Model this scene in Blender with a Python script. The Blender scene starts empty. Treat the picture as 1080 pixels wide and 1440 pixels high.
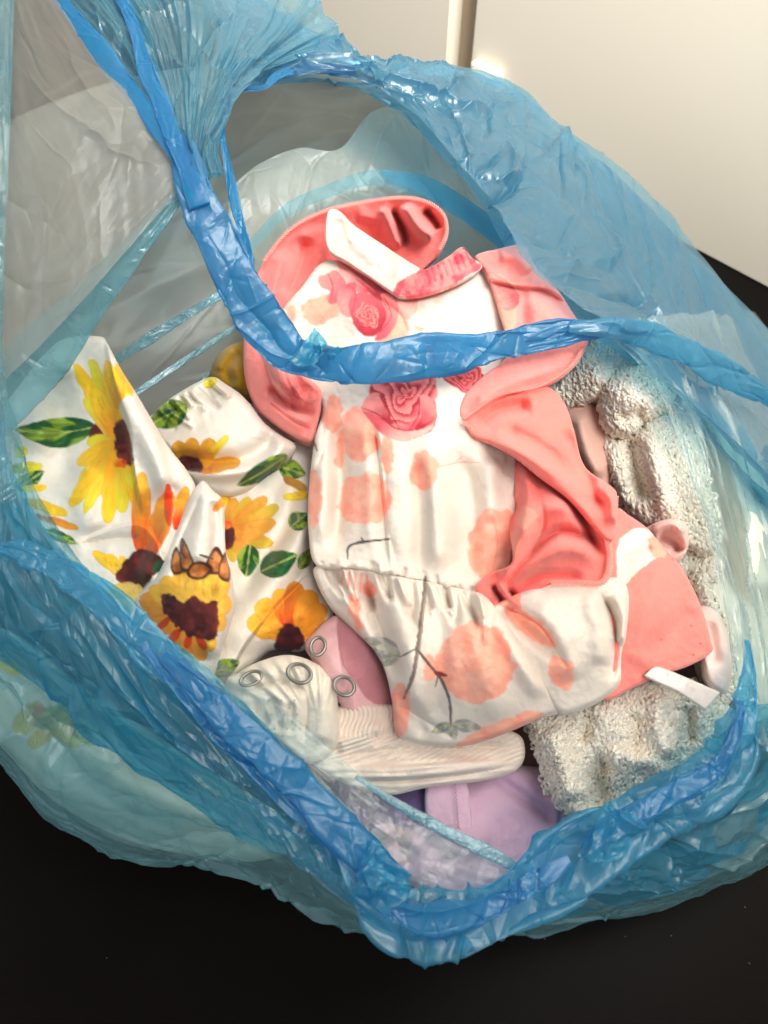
import bpy, math
import numpy as np
from mathutils import Vector, Matrix
rng = np.random.default_rng(7)
scene = bpy.context.scene
# ------------------------------------------------------------------ camera
CAM = np.array([0.0, -0.42, 0.62]); PITCH = math.radians(58.0); FPX = 1108.7
cd = bpy.data.cameras.new("camera"); co = bpy.data.objects.new("camera", cd)
scene.collection.objects.link(co); scene.camera = co
co.location = CAM; co.rotation_euler = (math.radians(90) - PITCH, 0, 0)
cd.sensor_fit = 'VERTICAL'; cd.sensor_height = 24.0; cd.lens = 24.0 * FPX / 1440.0
cd.clip_start = 0.01; cd.clip_end = 50
cd.dof.use_dof = True; cd.dof.focus_distance = 0.50; cd.dof.aperture_fstop = 5.6
# ------------------------------------------------------------------ light
w = bpy.data.worlds.new("World"); scene.world = w; w.use_nodes = True
bgn = w.node_tree.nodes["Background"]; bgn.inputs[0].default_value = (1.0, 0.93, 0.86, 1); bgn.inputs[1].default_value = 0.43
def area(name, loc, target, size, power, col=(1, .93, .84), spread=180):
    l = bpy.data.lights.new(name, 'AREA'); l.shape = 'DISK'; l.size = size; l.energy = power; l.color = col; l.spread = math.radians(spread)
    o = bpy.data.objects.new(name, l); scene.collection.objects.link(o); o.location = loc
    o.rotation_euler = (Vector(target) - Vector(loc)).to_track_quat('-Z', 'Y').to_euler()
area("ceiling_lamp", (0.50, -0.06, 1.60), (0, 0.0, 0.1), 0.60, 9)
area("left_light", (-1.3, -0.5, 1.1), (0, 0.0, 0.1), 0.7, 5, (.95, .97, 1))  # cool area light from the left
area("wall_fill", (0.55, -0.5, 1.9), (0.35, 1.0, 0.45), 0.8, 30, (1, .96, .89), 75)  # added fill aimed past the bag to brighten the cream wall
area("front_fill", (0.30, -0.85, 1.45), (0.05, -0.1, 0.15), 0.35, 4.5)  # added front fill that lifts the crochet and lower clothes
scene.view_settings.view_transform = 'Standard'; scene.view_settings.look = 'None'
scene.view_settings.exposure = -0.2; scene.view_settings.gamma = 1
scene.cycles.transparent_max_bounces = 24; scene.cycles.max_bounces = 12
# ------------------------------------------------------------------ geometry helpers
AX_R = np.array([1., 0, 0]); AX_F = np.array([0, math.cos(PITCH), -math.sin(PITCH)]); AX_U = np.array([0, math.sin(PITCH), math.cos(PITCH)])
def ray(px, py):
    px = np.asarray(px, float)[..., None]; py = np.asarray(py, float)[..., None]
    return AX_R * (px - 540) / FPX + AX_U * (720 - py) / FPX + AX_F
def U(px, py, z):
    d = ray(px, py); t = (np.asarray(z, float)[..., None] - CAM[2]) / d[..., 2:3]
    return CAM + d * t
def srgb(c):
    c = np.asarray(c, float) / 255.0
    return np.where(c <= .04045, c / 12.92, ((c + .055) / 1.055) ** 2.4)
def hsh(i, j, s):
    n = (i.astype(np.int64) * 374761393 + j.astype(np.int64) * 668265263 + int(s) * 974634777) & 0xffffffff
    n = ((n ^ (n >> 13)) * 1274126177) & 0xffffffff
    n = ((n ^ (n >> 16)) * 2246822519) & 0xffffffff
    return ((n ^ (n >> 15)) & 0xffffff) / float(0xffffff)
def vn(x, y, s=0):            # smooth value noise -1..1
    i = np.floor(x); j = np.floor(y); u = x - i; v = y - j
    u = u * u * u * (u * (u * 6 - 15) + 10); v = v * v * v * (v * (v * 6 - 15) + 10)
    a = hsh(i, j, s); b = hsh(i + 1, j, s); c = hsh(i, j + 1, s); d = hsh(i + 1, j + 1, s)
    return 2 * ((a * (1 - u) + b * u) * (1 - v) + (c * (1 - u) + d * u) * v) - 1
def fbm(x, y, s=0, o=4, g=.5):
    r = 0; a = 1; t = 0
    for k in range(o):
        r = r + a * vn(x * 2 ** k + 13.1 * k, y * 2 ** k - 7.7 * k, s + k); t += a; a *= g
    return r / t
def fac(x, y, s=0):           # flat triangular facets with sharp creases
    q = .366025 * (x + y); xs = x + q; ys = y + q
    i = np.floor(xs); j = np.floor(ys); u = xs - i; v = ys - j
    a = hsh(i, j, s); b = hsh(i + 1, j, s); c = hsh(i, j + 1, s); d = hsh(i + 1, j + 1, s)
    return 2 * np.where(u > v, a * (1 - u) + b * (u - v) + d * v, a * (1 - v) + c * (v - u) + d * u) - 1
def crumple(x, y, s=0, o=4, g=.45):
    wx = x + .3 * vn(x * .6, y * .6, s + 50); wy = y + .3 * vn(x * .6, y * .6, s + 51)
    r = 0; a = 1
    for k in range(o):
        t = .6 + 1.1 * k; f = 1.9 ** k
        X = (math.cos(t) * wx - math.sin(t) * wy) * f; Y = (math.sin(t) * wx + math.cos(t) * wy) * f
        r = r + a * fac(X, Y, s + k); a *= g
    return r
def cat(P, n, closed=False):
    P = np.asarray(P, float); m = len(P)
    t = np.linspace(0, m if closed else m - 1, n, endpoint=not closed)
    i = np.floor(t).astype(int); i = np.minimum(i, m - 1 if closed else m - 2); f = (t - i)[:, None]
    g = (lambda k: P[k % m]) if closed else (lambda k: P[np.clip(k, 0, m - 1)])
    a, b, c, d = g(i - 1), g(i), g(i + 1), g(i + 2)
    return .5 * (2 * b + (c - a) * f + (2 * a - 5 * b + 4 * c - d) * f ** 2 + (3 * b - a - 3 * c + d) * f ** 3)
def arc(P, n):                # resample polyline evenly
    d = np.r_[0, np.cumsum(np.linalg.norm(np.diff(P[:, :2], axis=0), axis=1))]
    q = np.linspace(0, d[-1], n)
    return np.stack([np.interp(q, d, P[:, k]) for k in range(P.shape[1])], 1)
def segdist(X, Y, P):         # distance, param 0..1, side sign to open polyline
    best = np.full(X.shape, 1e18); par = np.zeros(X.shape); side = np.ones(X.shape)
    L = np.r_[0, np.cumsum(np.linalg.norm(np.diff(P, axis=0), axis=1))]
    for k in range(len(P) - 1):
        a, b = P[k], P[k + 1]; ab = b - a; l2 = ab @ ab
        if l2 < 1e-9: continue
        t = np.clip(((X - a[0]) * ab[0] + (Y - a[1]) * ab[1]) / l2, 0, 1)
        dx = X - a[0] - t * ab[0]; dy = Y - a[1] - t * ab[1]; d = dx * dx + dy * dy
        m = d < best; best[m] = d[m]; par[m] = (L[k] + t[m] * (L[k + 1] - L[k])) / L[-1]
        side[m] = np.sign(ab[0] * dy[m] - ab[1] * dx[m] + 1e-12)
    return np.sqrt(best), par, side
def polysdf(X, Y, P, nearest=False):   # + inside
    best = np.full(X.shape, 1e18); ins = np.zeros(X.shape, bool); nx = np.zeros(X.shape); ny = np.zeros(X.shape)
    m = len(P)
    for k in range(m):
        a, b = P[k], P[(k + 1) % m]; ab = b - a; l2 = ab @ ab
        if l2 < 1e-9: continue
        t = np.clip(((X - a[0]) * ab[0] + (Y - a[1]) * ab[1]) / l2, 0, 1)
        qx = a[0] + t * ab[0]; qy = a[1] + t * ab[1]; d = (X - qx) ** 2 + (Y - qy) ** 2
        mm = d < best; best[mm] = d[mm]
        if nearest: nx[mm] = qx[mm]; ny[mm] = qy[mm]
        if a[1] != b[1]:
            c = ((a[1] > Y) != (b[1] > Y)) & (X < (b[0] - a[0]) * (Y - a[1]) / (b[1] - a[1]) + a[0]); ins ^= c
    d = np.sqrt(best) * np.where(ins, 1, -1)
    return (d, nx, ny) if nearest else d
def tps(ctrl):
    C = np.asarray(ctrl, float); X = C[:, :2] / 1000; n = len(C)
    def ph(r2): return np.where(r2 > 1e-14, r2 * np.log(np.maximum(r2, 1e-14)), 0)
    K = ph(((X[:, None] - X[None]) ** 2).sum(-1)); Pm = np.c_[np.ones(n), X]
    A = np.block([[K, Pm], [Pm.T, np.zeros((3, 3))]]); s = np.linalg.lstsq(A, np.r_[C[:, 2], 0, 0, 0], rcond=None)[0]
    def f(px, py):
        x = px / 1000; y = py / 1000; r = s[n] + s[n + 1] * x + s[n + 2] * y
        for k in range(n): r = r + s[k] * ph((x - X[k, 0]) ** 2 + (y - X[k, 1]) ** 2)
        return r
    return f
def sm(a, b, x):
    t = np.clip((x - a) / (b - a), 0, 1); return t * t * (3 - 2 * t)
def mkmesh(name, V, F, mat, parent=None, col=None, smooth=True, tris=None):
    me = bpy.data.meshes.new(name); V = np.asarray(V, np.float32)
    F = np.asarray(F, np.int32); nq = len(F); k = F.shape[1]
    me.vertices.add(len(V)); me.vertices.foreach_set("co", V.ravel())
    me.loops.add(nq * k); me.loops.foreach_set("vertex_index", F.ravel())
    me.polygons.add(nq); me.polygons.foreach_set("loop_start", np.arange(0, nq * k, k, dtype=np.int32))
    me.polygons.foreach_set("loop_total", np.full(nq, k, np.int32))
    me.polygons.foreach_set("use_smooth", np.full(nq, smooth))
    me.update(calc_edges=True)
    if col is not None:
        at = me.attributes.new("print", 'FLOAT_COLOR', 'POINT')
        at.data.foreach_set("color", np.c_[col, np.ones(len(col))].astype(np.float32).ravel())
    me.validate(); me.materials.append(mat)
    o = bpy.data.objects.new(name, me); scene.collection.objects.link(o)
    if parent is not None: o.parent = parent
    return o
def tag(o, label=None, cat_=None, group=None, kind=None):
    if label: o["label"] = label
    if cat_: o["category"] = cat_
    if group: o["group"] = group
    if kind: o["kind"] = kind
    return o
def empty(name, label, cat_, loc=(0, 0, 0), group=None):
    o = bpy.data.objects.new(name, None); scene.collection.objects.link(o); o.empty_display_size = .05
    return tag(o, label, cat_, group)
def folds_h(px, py, folds):
    h = np.zeros(px.shape)
    for kind, pts, amp, wd in folds:
        P = cat(pts, max(8, 5 * len(pts))) if len(pts) > 2 else np.asarray(pts, float)
        lo = P.min(0) - 3.2 * wd; hi = P.max(0) + 3.2 * wd
        m = (px > lo[0]) & (px < hi[0]) & (py > lo[1]) & (py < hi[1])
        if not m.any(): continue
        d, s, sd = segdist(px[m], py[m], P)
        tp = sm(0, .18, s) * sm(0, .18, 1 - s)
        if kind == 'r': g = np.exp(-(d / wd) ** 2)
        elif kind == 'v': g = -np.exp(-(d / wd) ** 2)
        elif kind == 'c': g = -np.exp(-np.abs(d) / wd)          # sharp crease
        else:                                                     # 's' overlap: high on the side < 0, drop across the line
            t_ = sm(-3, 3, d * sd); g = np.exp(-(d / wd)) * (1 - t_) - .25 * np.exp(-(d / (wd * .5))) * t_
        h[m] += 1.3 * amp * g * tp
    return h
def relief(name, outline, ctrl, mat, parent, folds=(), step=2.0, rp=12, rh=.010, skirt=.012, color=(235, 230, 222),
           paint=None, nz=(.0012, 40), fine=.00025, dirn=None, extra=None, ret=False, seed=0, wr=.0009, scallop=0):
    P = cat(outline, len(outline) * 10, True)
    if scallop:
        T_ = np.roll(P, -1, 0) - np.roll(P, 1, 0); T_ /= np.linalg.norm(T_, axis=1)[:, None] + 1e-9; al = np.cumsum(np.linalg.norm(np.diff(P, axis=0, prepend=P[-1:]), axis=1))
        P = P + np.stack([T_[:, 1], -T_[:, 0]], 1) * (scallop * np.abs(np.sin(al / 7.5)))[:, None]
    lo = P.min(0) - 2 * step; hi = P.max(0) + 2 * step
    nx = int((hi[0] - lo[0]) / step) + 2; ny = int((hi[1] - lo[1]) / step) + 2
    gx, gy = np.meshgrid(lo[0] + np.arange(nx) * step, lo[1] + np.arange(ny) * step)
    X = gx.ravel(); Y = gy.ravel()
    d, qx, qy = polysdf(X, Y, P, True)
    ins = (d > 0).reshape(ny, nx)
    cell = ins[:-1, :-1] | ins[1:, :-1] | ins[:-1, 1:] | ins[1:, 1:]
    cnt = ins[:-1, :-1].astype(int) + ins[1:, :-1] + ins[:-1, 1:] + ins[1:, 1:]
    cell = cnt >= 2
    idx = np.arange(nx * ny).reshape(ny, nx)
    F = np.stack([idx[:-1, :-1][cell], idx[1:, :-1][cell], idx[1:, 1:][cell], idx[:-1, 1:][cell]], 1)
    used = np.unique(F); rm = np.full(nx * ny, -1); rm[used] = np.arange(len(used)); F = rm[F]
    X = X[used]; Y = Y[used]; d = d[used]; qx = qx[used]; qy = qy[used]
    o_ = (d < 0); X[o_] = qx[o_]; Y[o_] = qy[o_]; d = np.maximum(d, 0)
    base = tps(ctrl)
    def H(x, y, dd):
        h = base(x, y) + folds_h(x, y, folds)
        h = h + nz[0] * fbm(x / nz[1], y / nz[1], seed, 3) + fine * fbm(x / 7., y / 7., seed + 9, 3)
        h = h - wr * np.abs(fbm(x / 34 + .4 * fbm(x / 60, y / 60, seed + 3, 2), y / 46, seed + 4, 3)) - wr * .4 * np.abs(fbm(x / 13, y / 15, seed + 5, 2))
        if extra is not None: h = h + extra(x, y)
        e = 1 - np.clip(dd / rp, 0, 1); h = h - rh * (1 - np.sqrt(np.maximum(0, 1 - e * e)))
        return h
    V = U(X, Y, H(X, Y, d))
    # rolled-under hem
    E = np.concatenate([F[:, [0, 1]], F[:, [1, 2]], F[:, [2, 3]], F[:, [3, 0]]])
    key = np.minimum(E[:, 0], E[:, 1]).astype(np.int64) * (len(V) + 1) + np.maximum(E[:, 0], E[:, 1])
    u, inv, ct = np.unique(key, return_inverse=True, return_counts=True)
    be = E[ct[inv] == 1]; bv = np.unique(be); m2 = np.full(len(V), -1); m2[bv] = len(V) + np.arange(len(bv))
    cen = V[bv].mean(0); down = ray(X[bv], Y[bv]); down /= np.linalg.norm(down, axis=1)[:, None]
    inw = cen - V[bv]; inw /= np.linalg.norm(inw, axis=1)[:, None] + 1e-9
    V2 = V[bv] + down * skirt * .5 + np.array([0, 0, -skirt * .7]) + inw * skirt * .25
    F = np.concatenate([F, np.stack([be[:, 1], be[:, 0], m2[be[:, 0]], m2[be[:, 1]]], 1)])
    C = np.tile(srgb(color), (len(X), 1))
    if paint is not None:
        cv = Canvas(X, Y, C); paint(cv); C = cv.c
    C2 = C[bv]; V = np.concatenate([V, V2]); C = np.concatenate([C, C2])
    ob = mkmesh(name, V, F, mat, parent, C)
    if ret: return ob, (lambda x, y: U(x, y, H(x, y, np.maximum(polysdf(x, y, P), 0)))), P
    return ob
# ------------------------------------------------------------------ film sheets
def grid_faces(nu, nv, wrap=False):
    i = np.arange(nv - (0 if wrap else 1))[:, None]; j = np.arange(nu - 1)[None]
    a = i * nu + j; b = ((i + 1) % nv) * nu + j
    return np.stack([a, a + 1, b + 1, b], -1).reshape(-1, 4)
def normals(G, wrap=False):
    du = np.gradient(G, axis=1)
    dv = (np.roll(G, -1, 0) - np.roll(G, 1, 0)) if wrap else np.gradient(G, axis=0)
    n = np.cross(du, dv); return n / (np.linalg.norm(n, axis=-1, keepdims=True) + 1e-12)
def creases(x, y, L, W, n, ln, amp, wd, seed, ang=None, spread=.5, fan=None):
    """straight pinched creases scattered over a film: height and how much the film doubles up there"""
    r = np.random.default_rng(seed); h = np.zeros(x.shape); dn = np.zeros(x.shape)
    for k in range(n):
        cx = r.uniform(-.02, L + .02); cy = r.uniform(-.1 * W, 1.1 * W); l = ln * math.exp(r.normal(0, .55))
        a = r.uniform(0, math.pi) if (ang is None or r.random() < .22) else r.normal(ang, spread)
        if fan is not None: a = math.atan2(cy - fan[1], cx - fan[0]) + r.normal(0, .12)
        e = np.array([math.cos(a), math.sin(a)]); w_ = wd * math.exp(r.normal(0, .5)); A = amp * r.normal(0, 1) * min(1.6, (l / ln) ** .5)
        m = (np.abs(x - cx) < l / 2 * abs(e[0]) + 5 * w_) & (np.abs(y - cy) < l / 2 * abs(e[1]) + 5 * w_)
        if not m.any(): continue
        X = x[m] - cx; Y = y[m] - cy; s = X * e[0] + Y * e[1]
        d = -X * e[1] + Y * e[0] + .0022 * vn(s * 55, s * 0 + k, seed) + .15 * w_ * vn(s * 200, s * 0 + k, seed + 1)
        tp = np.clip(1 - np.abs(s) / (l / 2), 0, 1) ** .7
        h[m] += A * tp * np.exp(-np.abs(d) / w_)
        if r.random() < .6: dn[m] += r.uniform(.2, .9) * tp * np.exp(-(d / (w_ * .55)) ** 2)
        else: dn[m] += r.uniform(-.12, .22) * tp * np.where(d > 0, np.exp(-d / (w_ * 3.2)), 0)
    return h, dn
def sheet(name, rails, mat, parent, nu=420, nv=160, gather=.0, gfreq=60, cr=.003, cf=28., fine=.0004, seed=0, gmask=None, pleat=0., pfreq=14,
          nc=110, cl=.05, ca=.0016, cw=.0028, cang=None, cspread=.5):
    R = []
    for r in rails:
        r = np.asarray(r, float)
        R.append(U(r[:, 0], r[:, 1], r[:, 2]))
    R = [cat(r, nu) for r in R]
    G = np.stack(R)                                  # rails x nu x 3
    G = cat(G.reshape(len(R), -1), nv).reshape(nv, nu, 3)
    L = np.linalg.norm(np.diff(G[nv // 2], axis=0), axis=1).sum(); W = np.linalg.norm(np.diff(G[:, nu // 2], axis=0), axis=1).sum()
    u, v = np.meshgrid(np.linspace(0, 1, nu), np.linspace(0, 1, nv))
    x = u * L; y = v * W
    h = cr * crumple(x * cf, y * cf, seed, 3) + fine * crumple(x * 60, y * 60, seed + 20, 3)
    ch, dn = creases(x, y, L, W, nc, cl, ca, cw, seed + 60, cang, cspread)
    c2, d2 = creases(x, y, L, W, nc * 3, cl * .35, ca * .19, cw * .5, seed + 61, cang, cspread * 1.6)
    ev = sm(-.02, .10, np.minimum(v, 1 - v)) * .8 + .2
    h = h + (ch + c2) * ev; dn = .38 + .30 * fbm(x * 16, y * 16, seed + 9, 3) + dn * .55 + d2 * .25
    if gather:
        g = (1 - np.abs(fbm(x * 6, v * gfreq, seed + 5, 3)) * 2.2)
        if gmask is not None: g = g * gmask(u, v)
        h = h + gather * g; dn = dn + .5 * sm(.55, 1, g) * sm(0, .003, gather)
    if pleat:
        q = u * pfreq + .5 * vn(u * 5, v * 2.2, seed + 31) + .25 * vn(u * 9, v * 5, seed + 32)
        tri = np.abs(2 * (q - np.floor(q)) - 1); a_ = hsh(np.floor(q), np.floor(q) * 0, seed + 33)
        h = h + pleat * (tri - .5) * (.25 + a_) * sm(-.2, .5, vn(u * 6, v * 3, seed + 34) + .35)
    G = G + normals(G) * h[..., None]
    dn = np.clip(dn, 0, 1).ravel()[:, None]
    return mkmesh(name, G.reshape(-1, 3), grid_faces(nu, nv), mat, parent, np.repeat(dn, 3, 1))
def gathered(name, line, mat, parent, nu=500, nv=72, flat=.35, amp=.16, cr=.0018, seed=0, twist=0., cfq=26., ck=1., cs_=.22):
    A = np.asarray(line, float); P = cat(A, nu)
    C = U(P[:, 0], P[:, 1], P[:, 2]); dist = np.linalg.norm(C - CAM, axis=1); W = P[:, 3] / FPX * dist
    T = np.gradient(C, axis=0); T /= np.linalg.norm(T, axis=1)[:, None]
    V = (CAM - C); V -= (V * T).sum(1)[:, None] * T; V /= np.linalg.norm(V, axis=1)[:, None]
    B = np.cross(T, V)
    s = np.r_[0, np.cumsum(np.linalg.norm(np.diff(C, axis=0), axis=1))]
    th = np.linspace(0, 2 * np.pi, nv, endpoint=False)[:, None]; S = s[None] + 0 * th
    edge = 1 + .16 * vn(S * 24, 3 * np.sign(np.cos(th)) + 0 * S, seed + 2) + .05 * fac(S * 38 + vn(S * 30, S * 0, 4), 3 * np.sign(np.cos(th)) + 0 * S, seed + 4)
    fl = flat * (1 + .5 * vn(S * 15, 0 * S, seed + 6))
    cs = np.sign(np.cos(th)) * np.abs(np.cos(th)) ** .8 * edge; sn = np.sign(np.sin(th)) * np.abs(np.sin(th)) ** .8
    G = C[None] + B[None] * (W[None] * cs)[..., None] + V[None] * (W[None] * fl * sn)[..., None]
    yy = W.mean() * (cs + 1) + np.where(np.sin(th) > 0, 0, 1) * 3 * W.mean()
    h = cr * crumple(S * cfq, yy * cfq, seed + 8, 3)
    L = s[-1]; H = 5 * W.mean(); k_ = ck * W.mean() / .012
    c1, d1 = creases(S, yy, L, H, int(60 + L * 260), .045, .0012 * k_ * (amp / .15), .0016 * min(1.3, k_), seed + 70, 0., cs_)
    c2, d2 = creases(S, yy, L, H, int(90 + L * 380), .014, .0006 * k_, .0011, seed + 71, 0.6, 1.1)
    h = h + c1 + c2; dn = np.clip(.40 + .35 * fbm(S * 26, yy * 60, seed + 12, 3) + .5 * d1 + .3 * d2, 0, 1)
    G = G + normals(G, True) * (h * sm(0, .015, S) * sm(0, .015, L - S))[..., None]
    return mkmesh(name, G.reshape(-1, 3), grid_faces(nu, nv, True), mat, parent, np.repeat(dn.ravel()[:, None], 3, 1))
def tubes(name, curves, rad, mat, parent, col=None, sides=5):
    """curves: K x S x 3 array of short polylines swept with a round section, joined in one mesh"""
    Cv = np.asarray(curves, float); K, S, _ = Cv.shape
    T = np.gradient(Cv, axis=1); T /= np.linalg.norm(T, axis=2, keepdims=True) + 1e-12
    ref = np.where(np.abs(T[..., 2:3]) > .9, np.array([1., 0, 0]), np.array([0, 0, 1.]))
    A = np.cross(T, ref); A /= np.linalg.norm(A, axis=2, keepdims=True) + 1e-12; B = np.cross(T, A)
    th = np.linspace(0, 2 * np.pi, sides, endpoint=False)
    r = np.broadcast_to(np.asarray(rad, float).reshape(-1, 1, 1, 1), (K, 1, 1, 1))
    V = Cv[:, :, None] + r * (A[:, :, None] * np.cos(th)[None, None, :, None] + B[:, :, None] * np.sin(th)[None, None, :, None])
    i = np.arange(S - 1)[:, None]; j = np.arange(sides)[None]
    f = np.stack([i * sides + j, i * sides + (j + 1) % sides, (i + 1) * sides + (j + 1) % sides, (i + 1) * sides + j], -1).reshape(-1, 4)
    F = (f[None] + (np.arange(K) * S * sides)[:, None, None]).reshape(-1, 4)
    c = None if col is None else np.repeat(col, S * sides, 0)
    return mkmesh(name, V.reshape(-1, 3), F, mat, parent, c)
# ------------------------------------------------------------------ materials
def newmat(name):
    m = bpy.data.materials.new(name); m.use_nodes = True; nt = m.node_tree; nt.nodes.clear()
    return m, nt, (lambda t, **k: _n(nt, t, k))
def _n(nt, t, k):
    n = nt.nodes.new(t)
    for a, b in k.items(): setattr(n, a, b)
    return n
def film(name, tint, body, opac, dens=1.0, rough=.16, bump=.35, spec=.75):
    """thin plastic film: tinted see-through, part milky; the mesh attribute says where it is doubled over"""
    m, nt, N = newmat(name); L = nt.links.new
    out = N('ShaderNodeOutputMaterial'); tc = N('ShaderNodeTexCoord')
    at = N('ShaderNodeAttribute'); at.attribute_name = "print"
    t = tuple(c ** dens for c in tint)
    tm = N('ShaderNodeMixRGB'); tm.inputs[1].default_value = (*[c ** .6 for c in t], 1); tm.inputs[2].default_value = (*[c ** 1.7 for c in t], 1); L(at.outputs['Fac'], tm.inputs[0])
    tr = N('ShaderNodeBsdfTransparent'); L(tm.outputs[0], tr.inputs[0])
    cm = N('ShaderNodeMixRGB'); cm.inputs[1].default_value = (*[c + .12 * (1 - c) for c in body], 1); cm.inputs[2].default_value = (*[c * .72 for c in body], 1); L(at.outputs['Fac'], cm.inputs[0])
    df = N('ShaderNodeBsdfDiffuse'); tl = N('ShaderNodeBsdfTranslucent'); L(cm.outputs[0], df.inputs[0]); L(cm.outputs[0], tl.inputs[0])
    mb = N('ShaderNodeMixShader'); mb.inputs[0].default_value = .45; L(df.outputs[0], mb.inputs[1]); L(tl.outputs[0], mb.inputs[2])
    mr = N('ShaderNodeMapRange'); mr.inputs[3].default_value = opac * .62; mr.inputs[4].default_value = min(.97, opac * 1.5); L(at.outputs['Fac'], mr.inputs[0])
    m1 = N('ShaderNodeMixShader'); L(mr.outputs[0], m1.inputs[0]); L(tr.outputs[0], m1.inputs[1]); L(mb.outputs[0], m1.inputs[2])
    gl = N('ShaderNodeBsdfGlossy'); gl.inputs['Roughness'].default_value = rough; gl.inputs[0].default_value = (.92, .97, 1, 1)
    lw = N('ShaderNodeLayerWeight'); lw.inputs[0].default_value = .5
    pw = N('ShaderNodeMath', operation='POWER'); pw.inputs[1].default_value = 3.2; L(lw.outputs['Facing'], pw.inputs[0])
    ma = N('ShaderNodeMath', operation='MULTIPLY_ADD'); ma.inputs[1].default_value = .45 * spec; ma.inputs[2].default_value = .065 * spec
    L(pw.outputs[0], ma.inputs[0])
    m2 = N('ShaderNodeMixShader'); L(ma.outputs[0], m2.inputs[0]); L(m1.outputs[0], m2.inputs[1]); L(gl.outputs[0], m2.inputs[2])
    n1 = N('ShaderNodeTexNoise'); n1.inputs['Scale'].default_value = 260; n1.inputs['Detail'].default_value = 2; n1.inputs['Distortion'].default_value = 1.2; L(tc.outputs['Object'], n1.inputs['Vector'])
    bp = N('ShaderNodeBump'); bp.inputs['Strength'].default_value = bump; bp.inputs['Distance'].default_value = .0012; L(n1.outputs[0], bp.inputs['Height'])
    L(bp.outputs[0], gl.inputs['Normal'])
    L(m2.outputs[0], out.inputs[0]); return m
def cloth(name, scale=900, bump=.25, rough=.85, sheen=.25, colour=None, aniso=(1, 1, 1), mottling=.075, sss=0.03):
    m, nt, N = newmat(name); L = nt.links.new
    out = N('ShaderNodeOutputMaterial'); p = N('ShaderNodeBsdfPrincipled'); tc = N('ShaderNodeTexCoord')
    mp = N('ShaderNodeMapping'); mp.inputs['Scale'].default_value = aniso; L(tc.outputs['Object'], mp.inputs[0])
    p.inputs['Roughness'].default_value = rough; p.inputs['Sheen Weight'].default_value = sheen; p.inputs['Specular IOR Level'].default_value = .25
    p.inputs['Subsurface Weight'].default_value = sss; p.inputs['Subsurface Radius'].default_value = (.6, .4, .3); p.inputs['Subsurface Scale'].default_value = .006
    at = N('ShaderNodeAttribute'); at.attribute_name = "print"
    n0 = N('ShaderNodeTexNoise'); n0.inputs['Scale'].default_value = 60; n0.inputs['Detail'].default_value = 6; L(tc.outputs['Object'], n0.inputs['Vector'])
    hs = N('ShaderNodeHueSaturation'); mr = N('ShaderNodeMapRange'); mr.inputs[3].default_value = 1 - mottling; mr.inputs[4].default_value = 1 + mottling
    mr.inputs[1].default_value = .25; mr.inputs[2].default_value = .75
    L(n0.outputs[0], mr.inputs[0]); L(mr.outputs[0], hs.inputs['Value'])
    if colour is None: L(at.outputs['Color'], hs.inputs['Color'])
    else: hs.inputs['Color'].default_value = (*srgb(colour), 1)
    L(hs.outputs[0], p.inputs['Base Color'])
    wv = N('ShaderNodeTexWave'); wv.wave_type = 'BANDS'; wv.bands_direction = 'DIAGONAL'; wv.inputs['Scale'].default_value = scale * .5; wv.inputs['Distortion'].default_value = 2.5
    ns = N('ShaderNodeTexNoise'); ns.inputs['Scale'].default_value = scale; ns.inputs['Detail'].default_value = 3
    L(mp.outputs[0], wv.inputs[0]); L(mp.outputs[0], ns.inputs['Vector'])
    ad = N('ShaderNodeMath', operation='MULTIPLY_ADD'); ad.inputs[1].default_value = .35; L(wv.outputs['Fac'], ad.inputs[0]); L(ns.outputs[0], ad.inputs[2])
    bp = N('ShaderNodeBump'); bp.inputs['Strength'].default_value = bump; bp.inputs['Distance'].default_value = .0012; L(ad.outputs[0], bp.inputs['Height'])
    n2 = N('ShaderNodeTexNoise'); n2.inputs['Scale'].default_value = 330; n2.inputs['Detail'].default_value = 4; n2.inputs['Roughness'].default_value = .7; L(tc.outputs['Object'], n2.inputs['Vector'])
    b2 = N('ShaderNodeBump'); b2.inputs['Strength'].default_value = bump * 1.2; b2.inputs['Distance'].default_value = .0016; L(n2.outputs[0], b2.inputs['Height']); L(bp.outputs[0], b2.inputs['Normal'])
    L(b2.outputs[0], p.inputs['Normal']); L(p.outputs[0], out.inputs[0]); return m
def plain(name, col, rough=.5, metal=0., noise=.06, nscale=6, bump=0., bscale=300, spec=.5):
    m, nt, N = newmat(name); L = nt.links.new
    out = N('ShaderNodeOutputMaterial'); p = N('ShaderNodeBsdfPrincipled'); tc = N('ShaderNodeTexCoord')
    n0 = N('ShaderNodeTexNoise'); n0.inputs['Scale'].default_value = nscale; n0.inputs['Detail'].default_value = 6; L(tc.outputs['Object'], n0.inputs['Vector'])
    hs = N('ShaderNodeHueSaturation'); mr = N('ShaderNodeMapRange'); mr.inputs[3].default_value = 1 - noise; mr.inputs[4].default_value = 1 + noise
    L(n0.outputs[0], mr.inputs[0]); L(mr.outputs[0], hs.inputs['Value']); hs.inputs['Color'].default_value = (*srgb(col), 1)
    L(hs.outputs[0], p.inputs['Base Color']); p.inputs['Roughness'].default_value = rough; p.inputs['Metallic'].default_value = metal
    p.inputs['Specular IOR Level'].default_value = spec
    if bump:
        nb = N('ShaderNodeTexNoise'); nb.inputs['Scale'].default_value = bscale; nb.inputs['Detail'].default_value = 4; L(tc.outputs['Object'], nb.inputs['Vector'])
        bp = N('ShaderNodeBump'); bp.inputs['Strength'].default_value = bump; bp.inputs['Distance'].default_value = .001
        L(nb.outputs[0], bp.inputs['Height']); L(bp.outputs[0], p.inputs['Normal'])
    L(p.outputs[0], out.inputs[0]); return m
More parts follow.
